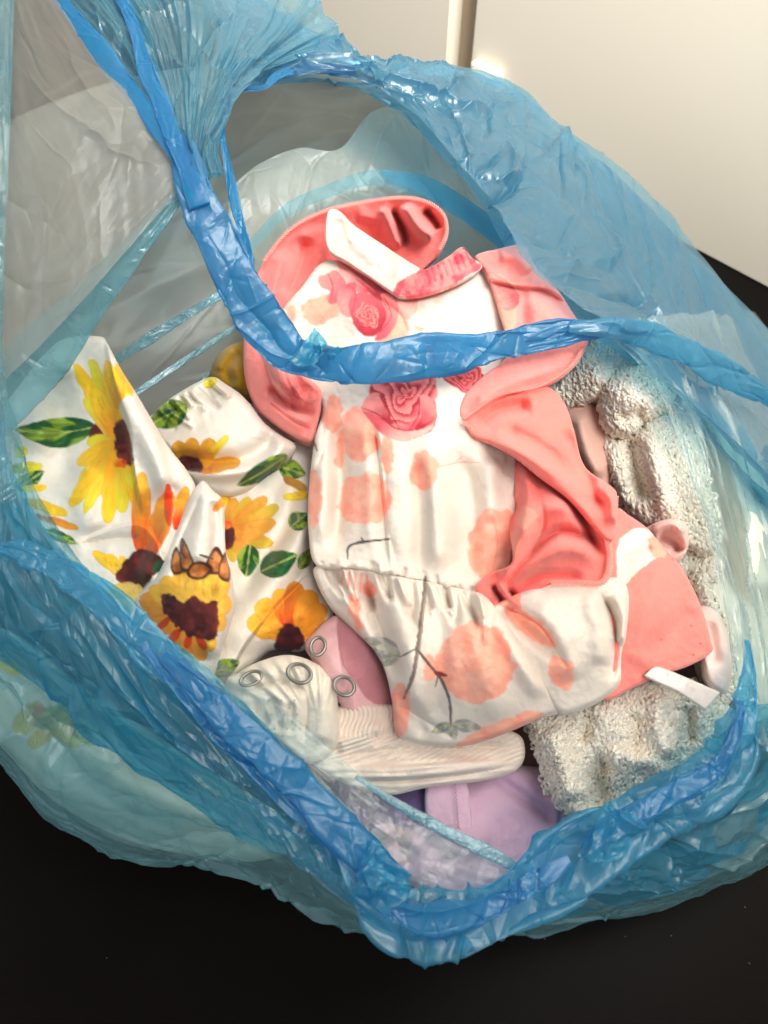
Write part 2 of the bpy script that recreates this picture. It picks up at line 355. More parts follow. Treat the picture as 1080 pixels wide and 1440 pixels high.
F_GREY = film("film_inner", (.86, .91, .90), (.72, .76, .69), .60, 1.0, rough=.36, bump=.2, spec=.45)
F_PANEL = film("film_panel", (.86, .89, .88), (.52, .52, .48), .42, 1.0, rough=.34, bump=.2, spec=.4)
F_THIN = film("film_thin", (.86, .94, .95), (.62, .76, .76), .22, 1.0, rough=.22, bump=.2, spec=.6)
F_FAN = film("film_fan", (0.54, 0.8, 0.92), (0.12, 0.44, 0.62), 0.4, 1.0, rough=0.26, bump=.2, spec=0.8)
F_RIM = film("film_rim", (0.36, 0.68, 0.84), (0.06, 0.33, 0.51), 0.4, 1.0, rough=0.28, bump=.15, spec=0.8)
F_MID = film("film_mid", (0.44, 0.76, 0.9), (0.06, 0.42, 0.64), 0.4, 1.0, rough=0.28, bump=.15, spec=0.6)
F_TEAL = film("film_teal", (.70, .90, .95), (.24, .56, .66), .34, 1.0, rough=.24, bump=.25, spec=.8)
F_BODY = film("film_body", (0.68, 0.9, 0.95), (0.26, 0.6, 0.7), 0.38, 1.0, rough=0.26, bump=.15, spec=0.8)
F_FRONT = film("film_front", (0.42, 0.83, 0.96), (0.07, 0.5, 0.78), 0.34, 1.0, rough=0.28, bump=.15, spec=0.6)
F_FOLD = film("film_fold", (0.12, 0.64, 0.93), (0.002, 0.35, 0.68), 0.54, 1.0, rough=0.28, bump=.15, spec=0.5)
F_DENSE = film("film_dense", (0.07, 0.56, 0.9), (0.001, 0.31, 0.61), 0.62, 1.0, rough=0.28, bump=.2, spec=0.45)
M_PRINT = cloth("printed_cotton", 1500, .22)
M_JERSEY = cloth("coral_jersey", 1800, .30, sheen=.4)
M_SATEENY = cloth("printed_sateen", 2400, .08, rough=.6, sheen=.1)
M_RIB = cloth("ribbed_knit", 1200, .35)
M_YARN = cloth("crochet_yarn", 1400, .35, sheen=.3, mottling=.04, sss=.5)
M_METAL = plain("snap_metal", (150, 148, 145), .35, 1.0)
M_SATIN = plain("satin_ribbon", (206, 200, 198), .4, 0., spec=.8)
M_TABLE = plain("dark_table", (15, 13, 12), .34, 0., .3, 9, .05, 600, spec=.04)
M_WALL = plain("cream_wall", (236, 229, 214), .55, 0., .015, 2)
M_POST = plain("taupe_post", (170, 152, 130), .5)
M_SOCK = plain("white_plastic", (228, 222, 210), .6, spec=.2)
M_SPECK = plain("dust", (150, 140, 125), .9)
# ------------------------------------------------------------------ print painter
class Canvas:
    def __init__(s, X, Y, C): s.x = X; s.y = Y; s.c = C.copy()
    def put(s, m, a, col):
        s.c[m] = s.c[m] * (1 - a[:, None]) + col * a[:, None]
    def box(s, x0, y0, x1, y1): return (s.x > x0) & (s.x < x1) & (s.y > y0) & (s.y < y1)
    def poly(s, pts, col, col2=None, wob=1.5, wf=9., soft=1.4, streak=0., seed=0, ang=None, alpha=1., smooth=True, grad=None):
        P = cat(pts, len(pts) * 7, True) if smooth else np.asarray(pts, float)
        lo = P.min(0) - 6; hi = P.max(0) + 6; m = s.box(lo[0], lo[1], hi[0], hi[1])
        if not m.any(): return
        x = s.x[m]; y = s.y[m]; d = polysdf(x, y, P) + wob * fbm(x / wf, y / wf, seed + 3, 2)
        a = sm(-soft, soft, d) * alpha; c = np.tile(srgb(col), (len(x), 1))
        if col2 is not None:
            if grad is not None:
                g0, g1 = np.asarray(grad[0], float), np.asarray(grad[1], float); dd = g1 - g0
                t = ((x - g0[0]) * dd[0] + (y - g0[1]) * dd[1]) / (dd @ dd) + .18 * fbm(x / 10, y / 10, seed, 3)
                t = sm(0, 1, t)
            else:
                an = 0 if ang is None else math.radians(ang)
                xr = x * math.cos(an) + y * math.sin(an); yr = -x * math.sin(an) + y * math.cos(an)
                t = sm(-.35, .5, fbm(xr / (28 if ang is not None else 14), yr / (4.5 if ang is not None else 14), seed, 3))
            c = c * (1 - t[:, None]) + srgb(col2) * t[:, None]
        s.put(m, a, c)
    def blob(s, cx, cy, rx, ry, col, col2=None, rot=0, wob=5, wf=14., seed=0, alpha=1., soft=1.4):
        t = np.linspace(0, 2 * np.pi, 12, endpoint=False); r = math.radians(rot)
        px = rx * np.cos(t); py = ry * np.sin(t)
        s.poly(np.stack([cx + px * math.cos(r) - py * math.sin(r), cy + px * math.sin(r) + py * math.cos(r)], 1), col, col2, wob, wf, soft, seed=seed, alpha=alpha)
    def stroke(s, pts, wd, col, alpha=1., seed=0, taper=True, soft=.8):
        P = cat(pts, len(pts) * 8) if len(pts) > 2 else np.asarray(pts, float)
        lo = P.min(0) - wd - 4; hi = P.max(0) + wd + 4; m = s.box(lo[0], lo[1], hi[0], hi[1])
        if not m.any(): return
        x = s.x[m]; y = s.y[m]; d, t, _ = segdist(x, y, P)
        w_ = wd * (.45 + .55 * np.sin(np.pi * np.clip(t, .0, 1)) ** .5 if taper else 1) * (1 + .35 * vn(x / 6, y / 6, seed))
        s.put(m, sm(soft, -soft, d - w_) * alpha, np.tile(srgb(col), (len(x), 1)))
    def petal(s, b, t, wd, c0, c1, seed=0, vein=(190, 110, 30), shape=.62, alpha=1., cb=None):
        """b base, t tip, wd half width; c0 at base, c1 at tip, streaked along its length"""
        b = np.asarray(b, float); t = np.asarray(t, float); L = np.linalg.norm(t - b); e = (t - b) / L; n = np.array([-e[1], e[0]])
        lo = np.minimum(b, t) - wd - 4; hi = np.maximum(b, t) + wd + 4; m = s.box(lo[0], lo[1], hi[0], hi[1])
        if not m.any(): return
        x = s.x[m] - b[0]; y = s.y[m] - b[1]; u = (x * e[0] + y * e[1]) / L; v = x * n[0] + y * n[1]
        v = v + 1.5 * vn(x / 14, y / 14, seed)
        uc = np.clip(u, 0, 1); prof = np.sin(np.pi * uc ** (shape + .35 * (1 - shape))) ** .42 * (.6 + .4 * uc)
        d = wd * prof - np.abs(v); d = np.where((u < 0) | (u > 1), -5, d)
        a = sm(-1.1, 1.1, d) * alpha
        st = fbm(u * 3 + seed, v / wd * 4.5, seed, 3)
        tt = np.clip(sm(0, .9, u) + .35 * st, 0, 1)
        c = srgb(c0) * (1 - tt[:, None]) + srgb(c1) * tt[:, None]
        k = (sm(.18, .5, st) * .38 * sm(1., .6, u))[:, None]; c = c * (1 - k) + srgb(vein) * k
        edge = sm(3.0, .5, d)[:, None] * .22; c = c * (1 - edge) + srgb(vein) * edge
        s.put(m, a, c)
    def leaf(s, b, t, wd, seed=0, bend=0., c0=(28, 92, 48), c1=(140, 172, 55), alpha=1.):
        b = np.asarray(b, float); t = np.asarray(t, float); L = np.linalg.norm(t - b); e = (t - b) / L; n = np.array([-e[1], e[0]])
        lo = np.minimum(b, t) - wd - abs(bend) - 4; hi = np.maximum(b, t) + wd + abs(bend) + 4; m = s.box(lo[0], lo[1], hi[0], hi[1])
        if not m.any(): return
        x = s.x[m] - b[0]; y = s.y[m] - b[1]; u = (x * e[0] + y * e[1]) / L; uc = np.clip(u, 0, 1)
        v = x * n[0] + y * n[1] - bend * np.sin(np.pi * uc)
        d = wd * np.sin(np.pi * uc ** .8) ** .8 - np.abs(v) + .8 * vn(x / 8, y / 8, seed); d = np.where((u < 0) | (u > 1), -5, d)
        side = np.abs(v) / wd; q = fbm(u * 4 - side * 1.2, v / wd * 1.4, seed, 3)
        tt = sm(-.12, .22, q)[:, None]; c = srgb(c0) * (1 - tt) + srgb(c1) * tt
        ve = sm(1.8, .6, np.abs(v))[:, None] * .75; c = c * (1 - ve) + srgb((190, 205, 110)) * ve
        dk = sm(.1, .5, vn(u * 9 - side * 3, v / 5, seed + 4))[:, None] * .45; c = c * (1 - dk) + srgb((14, 62, 38)) * dk
        s.put(m, sm(-1., 1., d) * alpha, c)
    def rose(s, cx, cy, r, rot=0, sq=.75, seed=0, lite=(240, 132, 128), dark=(196, 48, 66)):
        """whorled rose: overlapping petal arcs around an off-centre heart"""
        m = s.box(cx - r * 1.5, cy - r * 1.5, cx + r * 1.5, cy + r * 1.5)
        if not m.any(): return
        a = math.radians(rot); x = s.x[m] - cx; y = s.y[m] - cy
        X = (x * math.cos(a) + y * math.sin(a)) / r; Y = (-x * math.sin(a) + y * math.cos(a)) / (r * sq)
        X = X + .16 * vn(x / (r * .5), y / (r * .5), seed); Y = Y + .16 * vn(x / (r * .5), y / (r * .5), seed + 1)
        R = np.hypot(X, Y); T = np.arctan2(Y, X)
        rim = 1 + .13 * np.abs(np.sin(T * 2.5 + seed)) - .06
        ph = R * 3.1 + .5 * np.sin(T * 3 + R * 4 + seed) + T / (2 * np.pi) * 1.0 + .2 * vn(x / r * 2, y / r * 2, seed + 7)
        f = ph - np.floor(ph)
        sh = sm(0, .85, f)                                   # each petal pale at its lip, deep at its root
        k = np.clip(1 - sh * .95 + .25 * fbm(x / 5, y / 5, seed, 3) - .25 * R + .18, 0, 1)[:, None]
        c = srgb(lite) * (1 - k) + srgb(dark) * k
        ln = (sm(.10, .02, f) * .7)[:, None]; c = c * (1 - ln) + srgb((150, 28, 46)) * ln
        s.put(m, sm(-.04, .04, rim - R), c)
    def swoops(s, base, tips, wd, lite=(245, 150, 142), dark=(205, 62, 76), seed=0):
        for k, t in enumerate(tips): s.petal(base, t, wd, dark, lite, seed + k, vein=(170, 36, 54), shape=.7)
# ------------------------------------------------------------------ setting
def quad(name, pts, mat, n=2, parent=None, kind=None):
    o = mkmesh(name, np.array(pts, float), np.array([[0, 1, 2, 3]]), mat, parent, smooth=False)
    if kind: o["kind"] = kind
    return o
quad("table_top", [(-3, -2, 0), (3, -2, 0), (3, 4, 0), (-3, 4, 0)], M_TABLE, kind="structure")
wa = U(972., 348., 0.)[...]; wb = U(1085., 408., 0.)[...]
wd_ = (wa - wb); wd_ /= np.linalg.norm(wd_); wn_ = np.array([wd_[1], -wd_[0], 0.]); 
if wn_[1] > 0: wn_ = -wn_                                   # faces the camera
def on_wall(px, py):                                        # foot distance along the wall of a pixel
    d = ray(px, py); t = ((wa - CAM) @ wn_) / (d @ wn_); return (CAM + d * t - wb) @ wd_, (CAM + d * t)[2]
def wbox(name, s0, s1, z0, z1, d0, d1, mat, parent=None, bev=.002):
    import bmesh
    bm = bmesh.new(); 
    for s in (s0, s1):
        for dd in (d0, d1):
            for z in (z0, z1):
                p = wb + wd_ * s + wn_ * dd; bm.verts.new((p[0], p[1], z))
    bmesh.ops.convex_hull(bm, input=bm.verts)
    bmesh.ops.dissolve_limit(bm, angle_limit=.01, verts=bm.verts, edges=bm.edges)
    if bev: bmesh.ops.bevel(bm, geom=list(bm.edges), offset=bev, segments=2, affect='EDGES')
    me = bpy.data.meshes.new(name); bm.to_mesh(me); bm.free(); me.materials.append(mat)
    o = bpy.data.objects.new(name, me); scene.collection.objects.link(o)
    if parent is not None: o.parent = parent
    return o
sR, _ = on_wall(666., 40.); sL, _ = on_wall(632., 40.); _, zS = on_wall(690., 90.); s0_, _ = on_wall(712., 96.); s1_, _ = on_wall(668., 96.)
_, zB = on_wall(690., 175.)
tag(wbox("cabinet_wall", -1.5, sR, 0.0, 1.9, -.04, 0, M_WALL), kind="structure")
tag(wbox("wall", sL, 4.0, 0.0, 1.9, -.04, 0, M_WALL), kind="structure")
tag(wbox("recess", sR, sL, 0.0, 1.9, -.055, -.022, M_POST, bev=0), kind="structure")
sk = empty("wall_socket", "small white plastic socket on the cream wall beside the taupe strip", "socket", tuple(wb + wd_ * (s0_ + s1_) / 2))
sk_b = wbox("socket_plate", s0_, s1_, zB, zS, .0005, .012, M_SOCK, None, .003)
sk_f = wbox("socket_face", s0_ + .006, s1_ - .006, zB + .006, zS - .006, .0125, .015, M_SOCK, None, .001)
for o in (sk_b, sk_f):
    o.parent = sk; o.matrix_parent_inverse = Matrix.Translation(sk.location).inverted()
# ------------------------------------------------------------------ the bag
bag = empty("plastic_bag", "thin crinkled translucent blue plastic carrier bag, open and full of baby clothes", "plastic bag")
# far inner wall
sheet("back_wall", [
    [(-160, 300, .30), (60, 150, .30), (300, 90, .30), (500, 108, .285), (690, 120, .255), (850, 240, .20), (1000, 395, .15), (1140, 560, .10)],
    [(-150, 450, .21), (70, 370, .21), (300, 270, .20), (500, 220, .19), (690, 235, .15), (840, 330, .12), (980, 480, .09), (1130, 640, .07)],
    [(-140, 600, .13), (80, 560, .13), (300, 480, .13), (460, 420, .12), (620, 380, .05), (790, 440, .05), (930, 590, .04), (1110, 720, .03)],
    [(-120, 760, .03), (90, 740, .03), (300, 690, .03), (460, 620, .03), (600, 540, .02), (780, 540, .004), (900, 640, .004), (1080, 760, .004)]],
    F_GREY, bag, 420, 240, gather=.0016, gfreq=7, cr=.0060, cf=6, fine=.0002, seed=3, nc=90, cl=.10, ca=.0022, cw=.005, cang=-.25, cspread=.3)
# soft folds standing proud of the far wall
for k, (ln, mt) in enumerate([
    ([(150, 515, .20, 4), (220, 470, .21, 7), (310, 415, .22, 6), (380, 380, .22, 4)], F_TEAL),
    ([(230, 590, .17, 4), (330, 500, .19, 6), (400, 450, .19, 4)], F_TEAL),
    ([(120, 600, .19, 3), (240, 520, .20, 4), (360, 440, .20, 3)], F_TEAL)]):
    gathered("wall_fold", ln, mt, bag, 260, 40, .14, .12, .0009, 40 + k)
sheet("inner_fold", [
    [(325, 262, .235), (365, 228, .240), (420, 206, .243), (478, 208, .240), (525, 158, .244), (590, 152, .240), (650, 222, .232), (740, 330, .21)],
    [(320, 330, .215), (380, 300, .22), (440, 290, .222), (500, 280, .22), (560, 250, .222), (620, 250, .218), (680, 310, .21), (760, 400, .19)],
    [(330, 440, .16), (390, 420, .165), (450, 400, .17), (510, 390, .17), (570, 380, .165), (640, 390, .16), (710, 420, .155), (780, 470, .14)]],
    F_GREY, bag, 300, 160, cr=.0045, cf=10, fine=.0002, seed=141, pleat=.0012, pfreq=12)
sheet("inner_fold", [
    [(318, 372, .230), (352, 335, .238), (400, 286, .245), (455, 262, .247), (520, 240, .249), (580, 252, .246), (650, 285, .238), (725, 335, .226), (775, 395, .212)],
    [(320, 380, .230), (358, 350, .236), (408, 302, .243), (460, 280, .245), (520, 262, .247), (580, 274, .244), (650, 310, .236), (722, 362, .224), (772, 418, .210)]],
    F_TEAL, bag, 300, 30, cr=.001, cf=12, fine=.0001, seed=147, nc=8, ca=.0006)
sheet("inner_fold", [
    [(535, 238, .252), (590, 246, .250), (650, 276, .243), (710, 318, .234), (765, 376, .222)],
    [(545, 252, .251), (590, 272, .248), (645, 306, .240), (700, 348, .231), (758, 398, .220)]],
    F_MID, bag, 200, 40, cr=.0012, cf=12, fine=.0001, seed=149, nc=8, ca=.0006)
# big folded-over rim, from the top down the right side
rail_o = [(250, -70, .345), (400, 26, .315), (500, 84, .298), (600, 94, .283), (700, 106, .268), (780, 158, .245), (850, 220, .222), (950, 325, .18), (1085, 468, .13), (1200, 640, .10)]
rail_m = [(300, 20, .342), (390, 70, .325), (500, 100, .312), (600, 130, .30), (690, 185, .285), (770, 260, .265), (850, 350, .245), (960, 480, .215), (1080, 650, .18), (1180, 800, .15)]
rail_i = [(335, 128, .335), (385, 116, .322), (480, 104, .315), (560, 140, .305), (640, 225, .295), (700, 298, .287), (748, 378, .280), (850, 468, .275), (960, 560, .255), (1120, 700, .215)]
sheet("folded_rim", [rail_o, rail_m, rail_i], F_RIM, bag, 900, 340, cr=.0060, cf=7, fine=.0004, seed=11, pleat=.0016, pfreq=19, nc=300, cl=.07, ca=.0034, cw=.0036, cang=1.45, cspread=.45)
sheet("folded_rim_back", [
    [(x, y + 1.5, z - .012) for x, y, z in rail_o], [(x - 6, y + 8, z - .03) for x, y, z in rail_m], [(x - 14, y + 8, z - .03) for x, y, z in rail_i]],
    F_RIM, bag, 600, 200, cr=.006, cf=8, fine=.0003, seed=17, nc=160, ca=.003, cang=1.3, cspread=.5)
# right inner wall of the mouth, pale where the cloth lies behind it
sheet("right_wall", [
    [(845, 470, .268), (905, 525, .255), (950, 610, .245), (985, 710, .232), (1010, 820, .218), (1030, 930, .20), (1045, 1030, .19)],
    [(900, 450, .245), (970, 530, .232), (1010, 630, .22), (1040, 730, .21), (1062, 840, .197), (1075, 950, .185), (1080, 1060, .175)],
    [(1000, 440, .19), (1060, 560, .17), (1090, 680, .155), (1110, 780, .145), (1125, 880, .135), (1130, 980, .13), (1120, 1090, .13)],
    [(1060, 440, .05), (1140, 560, .04), (1190, 680, .03), (1210, 780, .02), (1220, 880, .01), (1210, 980, .005), (1190, 1090, .004)]],
    F_THIN, bag, 500, 300, gather=.0030, gfreq=12, cr=.0035, cf=9, fine=.0003, seed=23, nc=150, cl=.09, ca=.0022, cw=.003, cang=0., cspread=.2)
# fan of gathers rising into the upper handle
sheet("handle_fan", [
    [(55, -30, .40), (120, 42, .388), (180, 118, .376), (235, 190, .364), (250, 225, .357), (262, 262, .35)],
    [(130, -50, .398), (190, 20, .386), (225, 100, .374), (250, 180, .366), (262, 222, .36), (272, 258, .352)],
    [(240, -70, .392), (280, 10, .38), (280, 100, .372), (272, 180, .366), (274, 222, .36), (284, 256, .352)],
    [(400, -40, .35), (380, 30, .352), (335, 100, .36), (300, 170, .364), (288, 215, .36), (296, 254, .352)],
    [(500, 86, .305), (420, 88, .325), (350, 112, .345), (318, 165, .356), (304, 210, .356), (308, 250, .35)]],
    F_FAN, bag, 400, 420, gather=.0030, gfreq=16, cr=.0050, cf=9, fine=.0004, seed=29, nc=160, cl=.07, ca=.0018, cang=0., cspread=.12)
for k, ln in enumerate([
    [(60, -30, .402, 9), (120, 45, .392, 12), (175, 115, .380, 13), (225, 180, .370, 14), (258, 235, .362, 15), (280, 290, .352, 18)],
    [(155, -30, .402, 6), (185, 30, .392, 9), (205, 95, .384, 11), (228, 150, .376, 12), (248, 205, .368, 14), (272, 260, .358, 16)],
    [(322, 128, .352, 9), (312, 175, .352, 6), (318, 225, .345, 9), (330, 285, .335, 10), (343, 335, .325, 9), (352, 390, .31, 7)],
    [(310, 130, .350, 5), (345, 125, .345, 5), (372, 122, .335, 5), (392, 105, .328, 7), (440, 96, .318, 8), (500, 100, .31, 6)]]):
    gathered("handle_gather", [(a_, b_, c_, d_ * .8) for a_, b_, c_, d_ in ln], F_FOLD, bag, 300, 64, .2, .16, .0018, 60 + k)
# the handle strap sagging across the clothes
gathered("handle", [(250, 182, .367, 2), (258, 212, .363, 14), (272, 262, .356, 20), (298, 325, .34, 26), (332, 395, .322, 29), (368, 450, .305, 30), (402, 492, .292, 28),
    (438, 506, .288, 23), (500, 511, .285, 25), (570, 507, .283, 28), (640, 497, .282, 26), (700, 486, .281, 21), (760, 474, .281, 17), (815, 465, .281, 14), (860, 461, .279, 9), (895, 466, .273, 5), (925, 474, .266, 1.5)],
    F_DENSE, bag, 1100, 180, .15, .15, .0022, 71)
sheet("handle_tab", [[(404, 506, .306), (426, 482, .310), (443, 461, .313)], [(436, 514, .307), (452, 494, .312), (460, 478, .314)], [(492, 490, .304), (484, 487, .306), (478, 482, .306)]],
    F_FRONT, bag, 90, 90, cr=.003, cf=45, fine=.0003, seed=73)
gathered("rim_gather", [(800, 462, .286, 6), (860, 462, .284, 14), (930, 480, .262, 17), (1010, 520, .235, 14), (1100, 570, .20, 8)], F_MID, bag, 300, 50, .3, .25, .002, 76)
# left side panel, close to the lens
sheet("left_panel", [
    [(-60, -40, .40), (-50, 150, .375), (-40, 330, .345), (-20, 560, .285)],
    [(0, -40, .402), (40, 130, .385), (90, 280, .355), (90, 452, .315)],
    [(62, -30, .402), (150, 85, .386), (225, 185, .368), (258, 262, .352)]],
    F_PANEL, bag, 420, 340, gather=.0008, gfreq=6, cr=.0020, cf=6, fine=.00025, seed=37, nc=45, cl=.06, ca=.0008, cw=.0024, cang=.1, cspread=.35)
gathered("panel_fold", [(262, 258, .350, 6), (215, 318, .338, 11), (160, 385, .322, 20), (95, 460, .30, 28), (30, 535, .28, 34), (-40, 610, .265, 36)], F_TEAL, bag, 300, 56, .15, .08, .001, 83)
sheet("left_edge", [
    [(-90, -40, .42), (-90, 200, .40), (-90, 420, .36), (-90, 640, .31), (-90, 760, .28)],
    [(22, -40, .412), (14, 180, .392), (6, 380, .355), (10, 560, .30), (22, 700, .265)]],
    F_TEAL, bag, 300, 60, gather=.0015, gfreq=7, cr=.0025, cf=16, fine=.0005, seed=41)
# broad front sheet falling from the mouth on the left
sheet("front_sheet", [
    [(-60, 430, .285), (2, 560, .272), (28, 660, .262), (82, 752, .255), (165, 838, .246), (290, 935, .228), (395, 1040, .212), (480, 1130, .20), (565, 1225, .19)],
    [(-70, 600, .255), (-10, 690, .25), (30, 770, .247), (95, 835, .242), (175, 905, .233), (280, 1000, .218), (380, 1090, .204), (470, 1165, .193), (560, 1250, .184)],
    [(-75, 740, .215), (-30, 820, .215), (30, 890, .215), (110, 950, .212), (205, 1020, .205), (300, 1085, .195), (395, 1145, .185), (475, 1205, .178), (558, 1285, .174)],
    [(-80, 890, .165), (-20, 918, .165), (50, 960, .165), (130, 1022, .165), (240, 1105, .163), (340, 1170, .161), (425, 1205, .16), (490, 1265, .16), (560, 1332, .158)]],
    F_FRONT, bag, 800, 400, cr=.0070, cf=7, fine=.0004, seed=47, pleat=.0016, pfreq=17, nc=260, cl=.06, ca=.0026, cw=.0032, cang=.35, cspread=.5)
sheet("front_sheet_inner", [
    [(-60, 436, .275), (6, 566, .262), (30, 668, .252), (84, 762, .245), (160, 846, .236), (285, 948, .218), (388, 1050, .204), (472, 1138, .192), (558, 1228, .182)],
    [(-75, 745, .20), (-30, 825, .20), (25, 895, .20), (108, 955, .20), (200, 1028, .19), (297, 1095, .18), (392, 1155, .17), (470, 1215, .165), (560, 1290, .162)],
    [(-80, 885, .155), (-20, 914, .155), (50, 956, .155), (130, 1016, .155), (240, 1099, .153), (340, 1164, .151), (425, 1199, .15), (490, 1259, .15), (560, 1322, .15)]],
    F_TEAL, bag, 500, 220, gather=.002, gfreq=7, cr=.007, cf=8, fine=.0004, seed=53, nc=120)
for k, ln in enumerate([
    [(-20, 770, .258, 5), (60, 785, .262, 14), (130, 830, .258, 22), (190, 885, .25, 24), (240, 935, .242, 22), (300, 990, .232, 16), (350, 1040, .222, 8)],
    [(230, 920, .245, 8), (300, 985, .238, 18), (370, 1055, .228, 22), (435, 1120, .217, 22), (500, 1185, .207, 20), (560, 1245, .198, 18)],
    [(200, 905, .248, 5), (265, 985, .236, 10), (335, 1060, .224, 13), (410, 1135, .212, 14), (480, 1200, .203, 13), (545, 1262, .196, 12)],
    ]):
    gathered("rim_gather", ln, F_FOLD if k else F_FRONT, bag, 360, 90, .12, .16, .0036, 90 + k)
# thin inner film lying over the white and lilac clothes
sheet("inner_film", [
    [(300, 925, .216), (370, 975, .212), (440, 1032, .206), (520, 1100, .198), (600, 1150, .19), (670, 1190, .184), (728, 1222, .18)],
    [(295, 950, .222), (360, 1015, .214), (430, 1080, .206), (500, 1150, .198), (570, 1200, .19), (650, 1235, .184), (720, 1250, .178)],
    [(290, 980, .224), (350, 1050, .215), (420, 1120, .207), (490, 1190, .199), (555, 1250, .19), (640, 1285, .18), (720, 1275, .175)]],
    F_THIN, bag, 360, 140, gather=.0006, gfreq=8, cr=.0022, cf=10, fine=.0002, seed=59, nc=40, ca=.001)
gathered("film_hem", [(500, 1092, .202, 3), (560, 1130, .198, 6), (625, 1166, .193, 7), (690, 1200, .188, 8), (735, 1226, .184, 5)], F_TEAL, bag, 200, 36, .3, .1, .0006, 97)
# crumpled front rim
gathered("front_rim", [(480, 1190, .205, 12), (520, 1240, .202, 26), (560, 1285, .198, 36), (610, 1296, .194, 38), (665, 1290, .19, 34), (715, 1268, .188, 32), (765, 1235, .19, 38),
    (820, 1198, .192, 40), (880, 1168, .194, 34), (945, 1132, .198, 32), (1000, 1102, .20, 32), (1035, 1050, .205, 24), (1048, 985, .21, 15), (1052, 935, .214, 8), (1050, 900, .218, 3)],
    F_FRONT, bag, 1200, 240, .13, .20, .0042, 101, cfq=17, cs_=.6)
gathered("rim_gather", [(505, 1225, .212, 7), (545, 1268, .210, 14), (590, 1292, .206, 15), (645, 1288, .203, 13), (705, 1268, .200, 14), (755, 1238, .200, 14), (800, 1208, .20, 6)],
    F_FOLD, bag, 500, 110, .15, .3, .0035, 104, cs_=.6)
gathered("rim_gather", [(820, 1195, .203, 5), (852, 1172, .207, 13), (900, 1146, .210, 11), (960, 1108, .213, 11), (1010, 1080, .214, 12), (1035, 1030, .216, 9), (1042, 985, .216, 4)],
    F_FOLD, bag, 500, 110, .15, .3, .0035, 107, cs_=.6)
sheet("rim_peak", [[(812, 1205, .206), (832, 1162, .214), (850, 1128, .221)], [(850, 1212, .212), (866, 1172, .219), (872, 1140, .222)], [(905, 1160, .210), (895, 1150, .214), (884, 1138, .216)]], F_FRONT, bag, 90, 90, cr=.004, cf=35, fine=.0003, seed=74)
sheet("rim_peak", [[(496, 1262, .208), (512, 1225, .216), (528, 1184, .224)], [(532, 1275, .212), (544, 1240, .220), (548, 1206, .223)], [(572, 1272, .210), (576, 1250, .214), (566, 1236, .216)]], F_FRONT, bag, 90, 90, cr=.004, cf=35, fine=.0003, seed=75)
# outer body down to the table
sheet("rim_overhang", [
    [(560, 1290, .185), (640, 1300, .185), (715, 1275, .183), (765, 1240, .184), (820, 1200, .186), (880, 1168, .188), (945, 1130, .190), (1000, 1100, .192), (1040, 1050, .198), (1056, 990, .202)],
    [(565, 1320, .155), (650, 1322, .155), (740, 1300, .152), (810, 1275, .15), (870, 1248, .15), (930, 1215, .15), (1000, 1170, .152), (1060, 1120, .155), (1105, 1050, .16), (1125, 980, .165)],
    [(600, 1322, .130), (680, 1318, .128), (760, 1302, .125), (830, 1290, .12), (900, 1276, .118), (970, 1252, .118), (1040, 1200, .12), (1110, 1140, .122), (1165, 1050, .13), (1185, 980, .135)]],
    F_FRONT, bag, 600, 200, cr=.006, cf=9, fine=.0004, seed=163, nc=160, cl=.05, ca=.0022, cw=.0028, cang=.2, cspread=.6)
body = sheet("bag_body", [
    [(-100, 770, .15), (20, 895, .152), (110, 965, .150), (250, 1070, .147), (400, 1160, .145), (560, 1270, .150), (700, 1285, .155), (850, 1230, .155), (980, 1170, .155), (1060, 1090, .16), (1150, 980, .16), (1230, 800, .14)],
    [(-120, 930, .10), (-20, 1030, .10), (60, 1110, .098), (210, 1180, .095), (370, 1215, .095), (540, 1300, .115), (700, 1305, .115), (860, 1282, .115), (1000, 1240, .11), (1095, 1160, .11), (1200, 1030, .11), (1290, 820, .1)],
    [(-120, 980, .06), (-20, 1060, .06), (70, 1150, .058), (210, 1212, .056), (380, 1232, .054), (520, 1262, .06), (700, 1280, .06), (860, 1285, .06), (1000, 1250, .06), (1110, 1180, .06), (1220, 1040, .06), (1300, 830, .05)],
    [(-60, 960, .004), (20, 1030, .004), (110, 1100, .004), (240, 1160, .004), (390, 1180, .004), (520, 1190, .004), (700, 1200, .004), (850, 1200, .004), (960, 1170, .004), (1060, 1100, .004), (1150, 980, .004), (1210, 810, .004)]],
    F_BODY, bag, 900, 340, gather=.0022, gfreq=7, cr=.0060, cf=7, fine=.0004, seed=61, nc=300, cl=.07, ca=.0024, cw=.0032, cang=.05, cspread=.35)
# ------------------------------------------------------------------ clothes
WH = (232, 226, 217); CORAL = (250, 134, 124); PEACH = (250, 176, 154)
def pleats(a, b, n, dr, l0, l1, amp, wd, seed):
    r = np.random.default_rng(seed); out = []
    for k in range(n):
        t = (k + r.uniform(.15, .85)) / n; x = a[0] + (b[0] - a[0]) * t; y = a[1] + (b[1] - a[1]) * t; L_ = r.uniform(l0, l1); j = r.uniform(-.18, .18)
        x -= dr[0] * 8; y -= dr[1] * 8
        out.append(('v' if r.random() < .65 else 'r', [(x, y), (x + (dr[0] + j) * L_ * .5, y + dr[1] * L_ * .5), (x + (dr[0] + 1.6 * j) * L_, y + dr[1] * L_)], amp * r.uniform(.5, 1.2), wd * r.uniform(.7, 1.4)))
    return out
